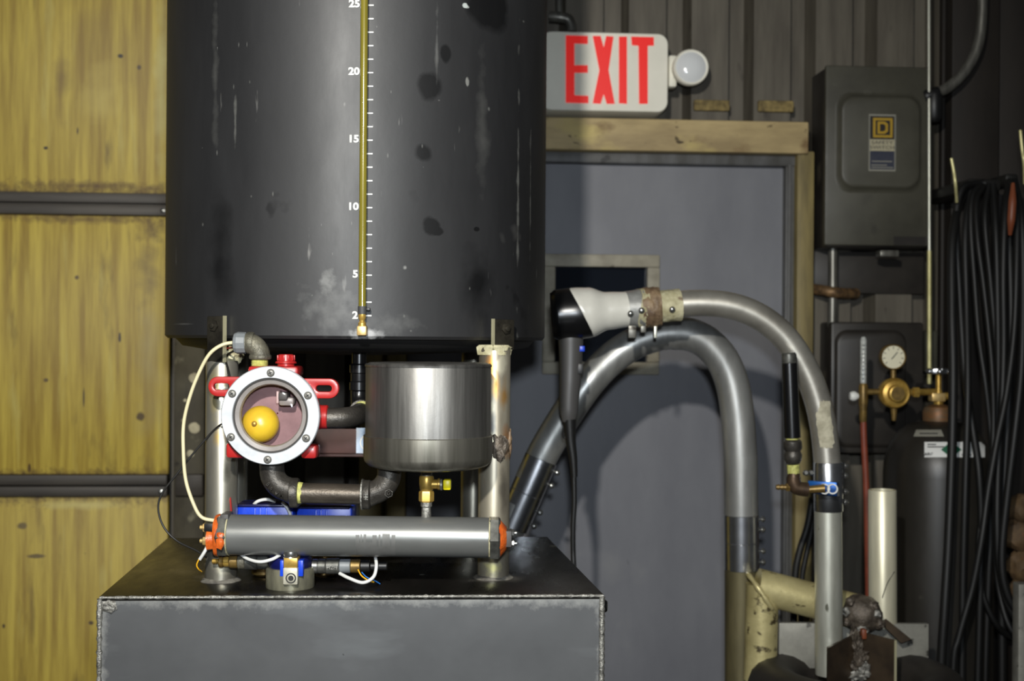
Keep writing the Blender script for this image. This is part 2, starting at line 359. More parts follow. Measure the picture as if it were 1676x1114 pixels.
# ------------------------------------------------------------------ mesh builder
def basis(axis):
    a = Vector(axis).normalized()
    h = Vector((0, 0, 1)) if abs(a.z) < 0.9 else Vector((0, -1, 0))
    x = h.cross(a).normalized()
    y = a.cross(x).normalized()
    return x, y, a
def catmull(pts, n):
    pts = [Vector(p) for p in pts]
    if n <= 1 or len(pts) < 3: return pts
    out = []
    e = [pts[0] * 2 - pts[1]] + pts + [pts[-1] * 2 - pts[-2]]
    for i in range(1, len(e) - 2):
        a, b, c, d = e[i - 1], e[i], e[i + 1], e[i + 2]
        for k in range(n):
            t = k / n
            out.append(0.5 * ((2 * b) + (c - a) * t + (2 * a - 5 * b + 4 * c - d) * t * t + (3 * b - a - 3 * c + d) * t ** 3))
    out.append(pts[-1])
    return out
POS = {}
class MB:
    def __init__(s): s.v, s.f = [], []
    def add(s, vs, fs):
        k = len(s.v)
        s.v += [Vector(p) for p in vs]
        s.f += [tuple(i + k for i in f) for f in fs]
        return s
    def hexa(s, c8):
        return s.add(c8, [(0, 1, 2, 3), (7, 6, 5, 4), (0, 4, 5, 1), (1, 5, 6, 2), (2, 6, 7, 3), (3, 7, 4, 0)])
    def box(s, c, size, X=(1, 0, 0), Y=(0, 1, 0), Z=(0, 0, 1)):
        c = Vector(c); X = Vector(X) * size[0] / 2; Y = Vector(Y) * size[1] / 2; Z = Vector(Z) * size[2] / 2
        return s.hexa([c - X - Y - Z, c + X - Y - Z, c + X + Y - Z, c - X + Y - Z, c - X - Y + Z, c + X - Y + Z, c + X + Y + Z, c - X + Y + Z])
    def wbox(s, x0, y0, x1, y1, o0, o1, zfloor=None):
        xm, ym = (x0 + x1) / 2, (y0 + y1) / 2
        a0, a1 = wl(x0, ym, o1)[0], wl(x1, ym, o1)[0]
        z1, z0 = wl(xm, y0, o1)[1], wl(xm, y1, o1)[1]
        if zfloor is not None: z0 = zfloor
        return s.wb(a0, a1, z0, z1, o0, o1)
    def wb(s, a0, a1, z0, z1, o0, o1):
        return s.box(wp((a0 + a1) / 2, (z0 + z1) / 2, (o0 + o1) / 2), (abs(a1 - a0), abs(o1 - o0), abs(z1 - z0)), WU, -WN, (0, 0, 1))
    def pbox(s, x0, y0, x1, y1, D0, D1):
        """box facing the lens: pixel rectangle on its front at depth D0, back at D1"""
        a, b = P(x0, (y0 + y1) / 2, D0), P(x1, (y0 + y1) / 2, D0)
        t, u = P((x0 + x1) / 2, y0, D0), P((x0 + x1) / 2, y1, D0)
        return s.box(((a.x + b.x) / 2, (D0 + D1) / 2, (t.z + u.z) / 2), (b.x - a.x, D1 - D0, t.z - u.z))
    def rings(s, rings, closed=True, cap0=True, cap1=True):
        n = len(rings[0]); k = len(s.v)
        for r in rings: s.v += [Vector(p) for p in r]
        for i in range(len(rings) - 1):
            for j in range(n if closed else n - 1):
                j2 = (j + 1) % n
                s.f.append((k + i * n + j, k + i * n + j2, k + (i + 1) * n + j2, k + (i + 1) * n + j))
        if cap0: s.f.append(tuple(k + j for j in reversed(range(n))))
        if cap1: s.f.append(tuple(k + (len(rings) - 1) * n + j for j in range(n)))
        return s
    def lathe(s, prof, base, axis=(0, 0, 1), seg=32, cap0=True, cap1=True, wob=0.0, seed=0.0):
        x, y, a = basis(axis); base = Vector(base)
        rr = []
        for (r, t) in prof:
            ring = []
            for j in range(seg):
                an = 2 * math.pi * j / seg
                k = 1.0
                if wob: k += wob * noise.noise(Vector((math.cos(an) * 2 + seed, math.sin(an) * 2, t * 60 + seed)))
                ring.append(base + a * t + (x * math.cos(an) + y * math.sin(an)) * max(r, 1e-5) * k)
            rr.append(ring)
        return s.rings(rr, True, cap0, cap1)
    def cyl(s, p0, p1, r0, r1=None, seg=24, bev=0.0):
        p0, p1 = Vector(p0), Vector(p1)
        L = (p1 - p0).length
        r1 = r0 if r1 is None else r1
        if bev: pr = [(r0 - bev, 0), (r0, bev), (r1, L - bev), (r1 - bev, L)]
        else: pr = [(r0, 0), (r1, L)]
        return s.lathe(pr, p0, p1 - p0, seg)
    def tube(s, pts, r, seg=14, n=6, caps=True, hollow=None):
        pts = catmull(pts, n)
        rs = r if isinstance(r, (list, tuple)) else None
        T = []
        for i in range(len(pts)):
            a = pts[max(0, i - 1)]; b = pts[min(len(pts) - 1, i + 1)]
            T.append((b - a).normalized())
        x, y, _ = basis(T[0])
        rr = []
        for i, p in enumerate(pts):
            if i:
                q = T[i - 1].rotation_difference(T[i]); x = q @ x; y = q @ y
            if rs:
                t = i / (len(pts) - 1) * (len(rs) - 1); k = min(int(t), len(rs) - 2); ri = rs[k] + (rs[k + 1] - rs[k]) * (t - k)
            else: ri = r
            rr.append([p + (x * math.cos(2 * math.pi * j / seg) + y * math.sin(2 * math.pi * j / seg)) * ri for j in range(seg)])
        return s.rings(rr, True, caps, caps)
    def prism(s, poly, depth_vec):
        d = Vector(depth_vec)
        return s.rings([[Vector(p) for p in poly], [Vector(p) + d for p in poly]])
    def ringprism(s, outer, inner, d):
        d = Vector(d); n = len(outer); k = len(s.v)
        o = [Vector(p) for p in outer]; i_ = [Vector(p) for p in inner]
        s.v += o + i_ + [p + d for p in o] + [p + d for p in i_]
        for j in range(n):
            q = (j + 1) % n
            s.f += [(k + j, k + q, k + n + q, k + n + j), (k + 2 * n + j, k + 3 * n + j, k + 3 * n + q, k + 2 * n + q),
                    (k + j, k + 2 * n + j, k + 2 * n + q, k + q), (k + n + j, k + n + q, k + 3 * n + q, k + 3 * n + j)]
        return s
    def blob(s, c, rad, amp=0.25, seed=0.0, sub=3, freq=1.6):
        bm = bmesh.new(); bmesh.ops.create_icosphere(bm, subdivisions=sub, radius=1.0)
        c = Vector(c); rad = Vector(rad) if not isinstance(rad, float) else Vector((rad,) * 3)
        vs = []
        for v in bm.verts:
            k = 1 + amp * noise.fractal(v.co * freq + Vector((seed, seed * 2, 0)), 0.8, 2.0, 3)
            vs.append(c + Vector((v.co.x * rad.x, v.co.y * rad.y, v.co.z * rad.z)) * k)
        bm.verts.index_update()
        fs = [tuple(v.index for v in f.verts) for f in bm.faces]
        bm.free()
        return s.add(vs, fs)
    def mesh(s, name, mt, origin, bevel=0.0, smooth=38, bseg=2):
        me = bpy.data.meshes.new(name)
        me.from_pydata([p - origin for p in s.v], [], s.f)
        bm = bmesh.new(); bm.from_mesh(me)
        bmesh.ops.recalc_face_normals(bm, faces=bm.faces)
        if bevel:
            ed = [e for e in bm.edges if len(e.link_faces) == 2 and e.calc_face_angle(0) > 0.6]
            bmesh.ops.bevel(bm, geom=ed, offset=bevel, segments=bseg, profile=0.5, affect='EDGES', clamp_overlap=True)
        bm.to_mesh(me); bm.free()
        for pl in me.polygons: pl.use_smooth = True
        me.set_sharp_from_angle(angle=math.radians(smooth))
        me.materials.append(MATS[mt])
        return me
    def build(s, name, mt, parent=None, bevel=0.0, smooth=38, label=None, cat=None, group=None, kind=None, bseg=2):
        if parent is not None: origin = POS[parent.name]
        else:
            lo = Vector((min(p[i] for p in s.v) for i in range(3))); hi = Vector((max(p[i] for p in s.v) for i in range(3)))
            origin = Vector(((lo.x + hi.x) / 2, (lo.y + hi.y) / 2, lo.z))
        me = s.mesh(name, mt, origin, bevel, smooth, bseg)
        o = bpy.data.objects.new(name, me); COL.objects.link(o)
        if parent is not None: o.parent = parent
        else: o.location = origin
        POS[o.name] = origin
        if label: o['label'] = label
        if cat: o['category'] = cat
        if group: o['group'] = group
        if kind: o['kind'] = kind
        return o
def thing(name, label, cat, loc, group=None, kind=None):
    o = bpy.data.objects.new(name, None); COL.objects.link(o)
    o.location = loc; POS[o.name] = Vector(loc); o.empty_display_size = 0.02
    if label: o['label'] = label
    if cat: o['category'] = cat
    if group: o['group'] = group
    if kind: o['kind'] = kind
    return o
CACHE = {}
def place(key, maker, mt, name, parent, pos, axis=(0, -1, 0), spin=0.0, label=None):
    """a small repeated part: mesh shared by key, local Z along axis"""
    k = (key, mt)
    if k not in CACHE:
        mb = MB(); maker(mb); CACHE[k] = mb.mesh(key, mt, Vector((0, 0, 0)))
    o = bpy.data.objects.new(name, CACHE[k]); COL.objects.link(o)
    o.parent = parent
    o.location = Vector(pos) - POS[parent.name]
    o.rotation_mode = 'QUATERNION'
    o.rotation_quaternion = Vector(axis).normalized().to_track_quat('Z', 'Y') @ Quaternion((0, 0, 1), spin)
    POS[o.name] = POS[parent.name]
    if label: o['label'] = label
    return o
def hexprof(mb, r, h): mb.lathe([(r * 0.9, 0), (r, h * 0.12), (r, h * 0.85), (r * 0.85, h)], (0, 0, 0), (0, 0, 1), 6)
def bolt(parent, pos, axis, r, h, mt='steel', name='bolt', label=None):
    def mk(mb):
        hexprof(mb, r, h * 0.55)
        mb.lathe([(r * 0.5, h * 0.5), (r * 0.5, h * 0.9), (r * 0.35, h)], (0, 0, 0), (0, 0, 1), 12)
    return place('bolt_%.4f_%.4f' % (r, h), mk, mt, name, parent, pos, axis, random.random() * 3, label)
def dome(parent, pos, axis, r, h, mt='steel', name='bolt'):
    def mk(mb): mb.lathe([(r * 0.45, -h), (r * 0.45, 0), (r, 0), (r, h * 0.35), (r * 0.75, h * 0.8), (r * 0.3, h)], (0, 0, 0), (0, 0, 1), 14)
    return place('dome_%.4f_%.4f' % (r, h), mk, mt, name, parent, pos, axis)
def text(parent, s, mt, pos, cap_h, X=(1, 0, 0), Z=(0, 0, 1), bold=0.0, ext=0.0003, sx=1.0, name='lettering', align='CENTER', label=None):
    cu = bpy.data.curves.new('t', 'FONT'); cu.body = s; cu.size = 1.0; cu.offset = bold; cu.extrude = 0.0
    cu.align_x = align; cu.align_y = 'CENTER'; cu.resolution_u = 3
    to = bpy.data.objects.new('t', cu); COL.objects.link(to)
    bpy.context.view_layer.update()
    me = bpy.data.meshes.new_from_object(to.evaluated_get(bpy.context.evaluated_depsgraph_get()))
    bpy.data.objects.remove(to, do_unlink=True)
    k = cap_h / 0.69
    X = Vector(X).normalized(); Z = Vector(Z).normalized(); Yn = X.cross(Z)   # into the surface
    bm = bmesh.new(); bm.from_mesh(me)
    r = bmesh.ops.extrude_face_region(bm, geom=list(bm.faces))
    top = [g for g in r['geom'] if isinstance(g, bmesh.types.BMVert)]
    tops = set(v.index for v in top) if False else set(top)
    o0 = Vector(pos) - POS[parent.name]
    for v in bm.verts:
        c = v.co
        v.co = o0 + X * c.x * k * sx + Z * c.y * k + (Yn * ext if v in tops else Vector((0, 0, 0)))
    bmesh.ops.recalc_face_normals(bm, faces=bm.faces)
    bm.to_mesh(me); bm.free()
    me.materials.clear(); me.materials.append(MATS[mt])
    o = bpy.data.objects.new(name, me); COL.objects.link(o); o.parent = parent
    POS[o.name] = POS[parent.name]
    if label: o['label'] = label
    return o
def circ(c, r, n, X, Y, a0=0.0):
    return [Vector(c) + (Vector(X) * math.cos(a0 + 2 * math.pi * i / n) + Vector(Y) * math.sin(a0 + 2 * math.pi * i / n)) * r for i in range(n)]
def rrect(w_, h_, r, n=6):
    pts = []
    for cx, cz, a in ((w_ / 2 - r, h_ / 2 - r, 0), (-w_ / 2 + r, h_ / 2 - r, 90), (-w_ / 2 + r, -h_ / 2 + r, 180), (w_ / 2 - r, -h_ / 2 + r, 270)):
        for i in range(n + 1):
            t = math.radians(a + 90 * i / n); pts.append((cx + r * math.cos(t), cz + r * math.sin(t)))
    return pts
XX, YY, ZZ = Vector((1, 0, 0)), Vector((0, 1, 0)), Vector((0, 0, 1))

# ================================================================== THE SETTING
mb = MB(); mb.box((0, 1.2, -0.02), (6.5, 6.0, 0.04)); mb.build('floor', 'floor', kind='structure')
# corrugated sheet wall
pitch, flat = 0.1425, 0.084
a_ref = wl(1029, 100, 0)[0]
mb = MB(); prof = []
k0 = int((-1.3 - a_ref) / pitch) - 1
for k in range(k0, k0 + 26):
    a = a_ref + k * pitch
    prof += [(a, 0.0), (a + flat, 0.0), (a + flat + 0.008, -0.055), (a + pitch - 0.010, -0.055)]
mb.rings([[wp(a, 0, o) for a, o in prof], [wp(a, 3.1, o) for a, o in prof]], False, False, False)
mb.rings([[wp(a, 0, -0.07) for a, o in prof], [wp(a, 3.1, -0.07) for a, o in prof]], False, False, False)
wall = mb.build('wall_back', 'corr', kind='structure', smooth=20)
# crumbs of foam closing the ribs above the door beam
for k, (x0, x1, y0, y1) in enumerate(((1136, 1195, 163, 181), (1241, 1300, 164, 183))):
    mb = MB(); mb.wbox(x0, y0, x1, y1, 0.0, 0.012); mb.build('foam_strip', 'foam', wall, bevel=0.004)

# yellow sectional door on the left
d1 = thing('door_1', None, None, wp(-0.9, 0, 0.02), kind='structure')
aR = wl(277, 500, 0.035)[0]; aL = aR - 1.5
zs = [wl(140, y, 0.035)[1] for y in (-330, 316, 352, 776, 811)]
for z0, z1 in ((zs[1] , 2.6), (zs[3], zs[2]), (0.0, zs[4])):
    mb = MB(); mb.wb(aL, aR, z0, z1, 0.012, 0.035)
    # panels as things with their own local base
    p = mb.build('door_panel', 'yellow', d1, bevel=0.002)
def dp(px, py, rx, ry, c, amt=0.8, sc=40, soft=0.4): return (W(px, py, 0.035), (R(rx, 2.8), 0.06, R(ry, 2.8)), c, amt, sc, soft)
add_patches(p, [dp(150, 70, 60, 110, (140, 112, 50), 2.4, 8, 2.0), dp(100, 130, 14, 80, (128, 102, 46), 2.0, 18, 1.5), dp(170, 160, 40, 60, (206, 186, 96), 2.0, 14, 1.6), dp(265, 150, 14, 150, (206, 196, 122), 1.6, 16, 1.2), dp(245, 600, 26, 170, (168, 150, 92), 2.2, 14, 1.5), dp(240, 440, 24, 60, (112, 90, 44), 2.4, 24, 1.2),
    dp(75, 242, 4, 3, (40, 32, 20), 0.6, 120, 0.3), dp(197, 92, 5, 4, (48, 38, 22), 0.8, 90, 0.4), dp(228, 110, 4, 5, (86, 68, 34), 0.8, 90), dp(127, 214, 1.5, 7, (72, 56, 30), 0.5, 80), dp(196, 552, 2.5, 9, (56, 44, 26), 0.8, 80), dp(137, 650, 2, 18, (84, 70, 34), 0.6, 60), dp(126, 454, 4, 4, (100, 80, 40), 0.6, 80), dp(230, 682, 8, 8, (92, 74, 38), 1.0, 60), dp(75, 622, 5, 4, (104, 84, 42), 0.8, 60), dp(60, 910, 16, 4, (110, 92, 44), 1.0, 40), dp(35, 860, 9, 7, (112, 94, 44), 1.0, 50), dp(149, 1019, 5, 4, (80, 62, 30), 0.8, 80), dp(6, 1024, 3, 4, (76, 60, 30), 0.8, 80), dp(48, 765, 3, 8, (92, 70, 32), 0.8, 60), dp(130, 826, 90, 10, (206, 190, 110), 1.2, 24, 1.0),
    dp(140, 304, 150, 10, (100, 74, 32), 2.2, 60, 1.2), dp(140, 360, 150, 8, (112, 88, 40), 2.4, 50, 1.3), dp(250, 375, 30, 26, (104, 82, 38), 2.2, 50, 1.2)])
for zt, zb in ((zs[1], zs[2]), (zs[3], zs[4])):
    h = (zt - zb)
    mb = MB()
    for f0, f1, o in ((0.0, 0.46, 0.05), (0.46, 0.54, 0.038), (0.54, 1.0, 0.05)):
        mb.wb(aL, aR, zb + h * f0, zb + h * f1, 0.012, o)
    r = mb.build('rail', 'railgrey', d1, bevel=0.0015)
    bolt(r, wp(aR - 0.012, zb + h * 0.22, 0.05), WN, 0.006, 0.006, 'steel')
# steel post between the doors
mb = MB(); mb.wbox(284, 300, 334, 1250, -0.02, 0.03, 0.0); tp = mb.build('trim_1', 'post', kind='structure', bevel=0.003)
for x, y, r in ((317, 618, 8), (318, 700, 9), (303, 655, 3), (300, 688, 3), (312, 742, 6)):
    mb = MB(); mb.lathe([(R(r, 2.8), -0.002), (R(r, 2.8), 0.001), (R(r * 0.6, 2.8), 0.003)], W(x, y, 0.031), WN, 16, wob=0.2, seed=x); mb.build('caulk_spot', 'caulk', tp)
mb = MB(); mb.wbox(286, 776, 332, 812, 0.03, 0.045); mb.build('latch_plate', 'railgrey', tp, bevel=0.003)

# grey door with its yellow frame
d2 = thing('door_2', None, None, wp(0.25, 0, 0.0), kind='structure')
aD0, aD1 = wl(668, 500, 0.02)[0], wl(1283, 500, 0.02)[0]
zD = wl(1090, 268, 0.02)[1]
wx0, wx1 = wl(908, 500, 0.02)[0], wl(1058, 500, 0.02)[0]
wz1, wz0 = wl(980, 437, 0.02)[1], wl(980, 592, 0.02)[1]
mb = MB()
mb.wb(aD0, wx0, 0.01, zD, 0.003, 0.02); mb.wb(wx1, aD1, 0.01, zD, 0.003, 0.02)
mb.wb(wx0, wx1, wz1, zD, 0.003, 0.02); mb.wb(wx0, wx1, 0.01, wz0, 0.003, 0.02)
mb.build('door_leaf', 'doorgrey', d2)
fr = MB(); t = 0.028
for a0, a1, z0, z1 in ((wx0 - t, wx1 + t, wz1, wz1 + t), (wx0 - t, wx1 + t, wz0 - t, wz0), (wx0 - t, wx0, wz0, wz1), (wx1, wx1 + t, wz0, wz1)):
    fr.wb(a0, a1, z0, z1, 0.015, 0.032)
fr.build('window_frame', 'winframe', d2, bevel=0.003)
mb = MB(); mb.wb(wx0, wx1, wz0, wz1, 0.009, 0.012); mb.build('window_pane', 'pane', d2)
mb = MB(); mb.wb(wx0, wx1, wz0, wz1, 0.0008, 0.003); mb.build('dark_backing', 'darkroom', d2)
mb = MB(); mb.wbox(590, 246, 1302, 266, 0.002, 0.05); mb.wbox(1283, 266, 1302, 1300, 0.002, 0.045, 0.0); mb.build('door_stop', 'doorframe', d2, bevel=0.003)
mb = MB(); mb.wbox(1287, 268, 1293, 1300, 0.045, 0.053, 0.0); mb.build('stop_ridge', 'doorframe', d2, bevel=0.002)
mb = MB(); mb.wbox(575, 192, 1324, 245, 0.002, 0.085); mb.build('trim_2', 'header', kind='structure', bevel=0.004)
mb = MB(); mb.wbox(1302, 247, 1330, 1300, 0.002, 0.07, 0.0); mb.build('trim_3', 'jamb', kind='structure', bevel=0.004)
mb = MB(); mb.wbox(588, 247, 624, 1250, 0.002, 0.07, 0.0); mb.wbox(632, 247, 664, 1250, 0.002, 0.055, 0.0); mb.wbox(620, 247, 636, 1250, 0.002, 0.03, 0.0)
mb.build('trim_4', 'jamb', kind='structure', bevel=0.003)
# dark steel column on the right
mb = MB(); mb.wbox(1556, -400, 1634, 1300, -0.02, 0.06, 0.0); mb.wbox(1634, -400, 1730, 1300, -0.02, 0.03, 0.0); mb.wbox(1540, -400, 1556, 1300, -0.02, 0.02, 0.0)
mb.build('wall_right', 'column', kind='structure', bevel=0.003)

# ================================================================== STEEL BASE BOX with its legs
ZT = H - 0.309
FL, FR_, BR, BL = G(163, 975, ZT), G(988, 972, ZT), G(896, 878, ZT), G(274, 880, ZT)
cen = (FL + FR_ + BR + BL) / 4
base = thing('tank_stand', 'welded grey steel box base with four pipe legs carrying the black tank', 'base', (cen.x, cen.y, 0))
def down(p, z): return Vector((p.x, p.y, z))
th = 0.006
mb = MB(); mb.hexa([down(p, ZT - th) for p in (FL, FR_, BR, BL)] + [down(p, ZT) for p in (FL, FR_, BR, BL)]); tpl = mb.build('top_plate', 'boxtop', base, bevel=0.0012, label='dark oily top plate')
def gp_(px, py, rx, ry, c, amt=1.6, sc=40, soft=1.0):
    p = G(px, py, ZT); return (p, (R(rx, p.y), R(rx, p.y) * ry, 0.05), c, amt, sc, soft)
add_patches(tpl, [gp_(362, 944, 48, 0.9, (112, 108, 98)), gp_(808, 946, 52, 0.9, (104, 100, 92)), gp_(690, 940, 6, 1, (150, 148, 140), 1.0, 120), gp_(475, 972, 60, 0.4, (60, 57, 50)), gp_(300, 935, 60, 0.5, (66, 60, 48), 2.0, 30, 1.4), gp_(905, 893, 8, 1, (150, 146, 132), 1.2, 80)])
def wallplate(a, b, nm, mt):
    n = (b - a).cross(ZZ).normalized() * th
    m_ = MB(); m_.hexa([down(a, 0), down(b, 0), down(b - n, 0), down(a - n, 0)] + [down(a, ZT - th), down(b, ZT - th), down(b - n, ZT - th), down(a - n, ZT - th)])
    return m_.build(nm, mt, base)
fp = wallplate(FL, FR_, 'front_plate', 'boxfront'); wallplate(FR_, BR, 'side_plate', 'boxfront'); wallplate(BR, BL, 'back_plate', 'boxfront'); wallplate(BL, FL, 'side_plate', 'boxfront')
def bead(parent, a, b, r, mt='weld', step=0.004, nm='weld_bead', seed=1.0, amp=0.5):
    a, b = Vector(a), Vector(b); n = max(4, int((b - a).length / step)); pts = []; rs = []
    for i in range(n + 1):
        p = a.lerp(b, i / n); j = noise.noise(p * 160 + Vector((seed, 0, 0)))
        pts.append(p); rs.append(r * (1 + amp * j + 0.25 * (i % 2)))
    m_ = MB(); m_.tube(pts, rs, 8, 1); return m_.build(nm, mt, parent, smooth=70)
bead(base, down(FL, ZT - 0.002), down(FR_, ZT - 0.002), 0.0018, amp=0.6)
bead(base, down(FR_, 0.3) - XX * 0.002, down(FR_, ZT - 0.003) - XX * 0.002, 0.0032, step=0.004, amp=0.2)
bead(base, down(FL, 0.3), down(FL, ZT - 0.003), 0.0028, seed=4)
mb = MB(); mb.blob(down(FL, ZT - 0.012) + Vector((0.012, -0.001, 0)), Vector((0.009, 0.0025, 0.007)), 0.4, 3); mb.build('weld_spot', 'weld', base)
kp = G(990, 985, ZT - 0.015); mb = MB(); mb.lathe([(0.004, -0.02), (0.004, 0.0), (0.009, 0.0), (0.0095, 0.005), (0.006, 0.010)], FR_.lerp(BR, 0.06) - ZZ * 0.02, (1, -0.15, 0), 18); mb.build('knob', 'black', base)

def leg(px, D, ytop, mt, r=0.0205):
    x = P(px, 850, D).x
    zt = P(px, ytop, D).z
    m_ = MB(); m_.lathe([(r * 1.0, ZT), (r, ZT + 0.02), (r, zt - 0.004), (r * 0.93, zt)], (x, D, 0), ZZ, 32)
    l = m_.build('leg', mt, base)
    m_ = MB(); m_.lathe([(r * 1.2, ZT - 0.0005), (r * 1.18, ZT + 0.0012), (r * 1.08, ZT + 0.003), (r * 0.99, ZT + 0.0045)], (x, D, 0), ZZ, 40, wob=0.12, seed=px)
    m_.build('weld_collar', 'dust', l)
    return l, Vector((x, D, zt))
lL, tL = leg(362, 1.640, 590, 'leg'); lR, tR = leg(808, 1.672, 568, 'legrust')
leg(384, 1.94, 575, 'leg', 0.019); leg(774, 1.955, 575, 'leg', 0.019)
def lp(px, py, D, rx, ry, c, amt=1.0, sc=60, soft=0.5): return (P(px, py, D), (R(rx, D), 0.03, R(ry, D)), c, amt, sc, soft)
add_patches(lR, [lp(802, 600, 1.652, 12, 26, (214, 150, 60), 1.2, 60, 0.8), lp(812, 630, 1.652, 9, 34, (206, 160, 84), 1.4, 60, 0.9), lp(822, 596, 1.652, 10, 24, (206, 200, 176), 1.0, 70, 0.6), lp(826, 645, 1.655, 9, 30, (168, 130, 78), 1.4, 50, 0.9),
    lp(806, 700, 1.652, 9, 30, (96, 94, 88), 1.4, 50, 0.8), lp(829, 720, 1.66, 9, 34, (168, 128, 92), 1.4, 60, 0.7), lp(806, 930, 1.652, 16, 16, (222, 214, 150), 1.6, 90, 0.8), lp(824, 800, 1.655, 8, 50, (110, 104, 92), 1.2, 50, 0.8)])
add_patches(lL, [lp(356, 715, 1.62, 10, 20, (196, 170, 110), 1.2, 60, 0.8), lp(350, 640, 1.62, 10, 50, (206, 190, 130), 1.3, 50, 0.9), lp(370, 770, 1.62, 8, 26, (110, 108, 98), 1.2, 60, 0.8), lp(362, 925, 1.62, 20, 18, (214, 208, 184), 1.4, 80, 0.8)])
# lumpy welds at the leg heads and scabs down the right leg
mb = MB(); mb.lathe([(0.0205, -0.010), (0.0214, -0.005), (0.0232, 0.0), (0.0205, 0.003), (0.01, 0.0035)], tR, ZZ, 28, wob=0.25, seed=2); mb.build('weld_collar', 'putty', lR)
mb = MB(); mb.blob(P(817, 732, 1.652), Vector((0.010, 0.006, 0.017)), 0.5, 5); mb.build('weld_spot', 'weldark', lR)
mb = MB(); mb.blob(P(830, 726, 1.668), Vector((0.006, 0.006, 0.020)), 0.5, 8); mb.build('weld_spot', 'puttyrust', lR)
mb = MB(); mb.blob(P(357, 745, 1.647), Vector((0.007, 0.005, 0.012)), 0.5, 6); mb.build('weld_spot', 'weld', lL)
mb = MB(); mb.blob(P(372, 580, 1.657), Vector((0.020, 0.016, 0.017)), 0.35, 9); mb.build('weld_spot', 'putty', lL)
def mtab(xe, xo, y0, y1, De, Do):
    a, b = P(xe, y1, De), P(xo, y1, Do); zt = P(xe, y0, De).z
    d = (b - a); d.z = 0; n = d.cross(ZZ).normalized() * 0.004
    if n.y < 0: n = -n
    a.z = b.z
    m_ = MB(); pl = []
    q = [a, b, b + n, a + n]
    m_.hexa(q + [down(p, zt) for p in q])
    t = m_.build('mounting_tab', 'tab', base, bevel=0.0015)
    e = d.normalized()
    m_ = MB(); m_.hexa([a - e * 0.0012, a + e * 0.0016, a + e * 0.0016 + n * 1.0, a - e * 0.0012 + n * 1.0] + [down(p, zt + 0.0004) for p in (a - e * 0.0012, a + e * 0.0016, a + e * 0.0016 + n, a - e * 0.0012 + n)])
    for p in range(8): m_.v[p] = m_.v[p] - n * 0.08
    m_.build('ground_edge', 'tabedge', t)
    c = a.lerp(b, 0.56); c.z = zt - 0.012
    bolt(t, c - n * 0.02, -n, 0.0075, 0.006, 'tab')
mtab(366, 338, 517, 592, 1.612, 1.628); mtab(808, 842, 522, 572, 1.650, 1.674)
# red-oxide brace between the rear legs, with a sticker
a, b = P(384, 722, 1.925), P(774, 722, 1.925)
br = MB(); z1, z0 = P(560, 702, 1.92).z, P(560, 746, 1.92).z
br.box(((a.x + b.x) / 2, 1.93, (z0 + z1) / 2), (b.x - a.x, 0.005, z1 - z0)); br.box(((a.x + b.x) / 2, 1.917, z0 + 0.002), (b.x - a.x, 0.026, 0.004))
br.build('brace', 'oxide', base, bevel=0.001, label='rust-red angle brace between the rear legs')
sk = MB(); sk.pbox(583, 700, 612, 747, 1.9262, 1.9272); sk = sk.build('sticker', 'sticker', base, label='pale blue sticker')
mb = MB(); mb.ringprism(circ(P(603, 724, 1.9260), 0.013, 24, XX, ZZ), circ(P(603, 724, 1.9260), 0.011, 24, XX, ZZ), (0, 0.0003, 0)); mb.build('printed_ring', 'white', sk)

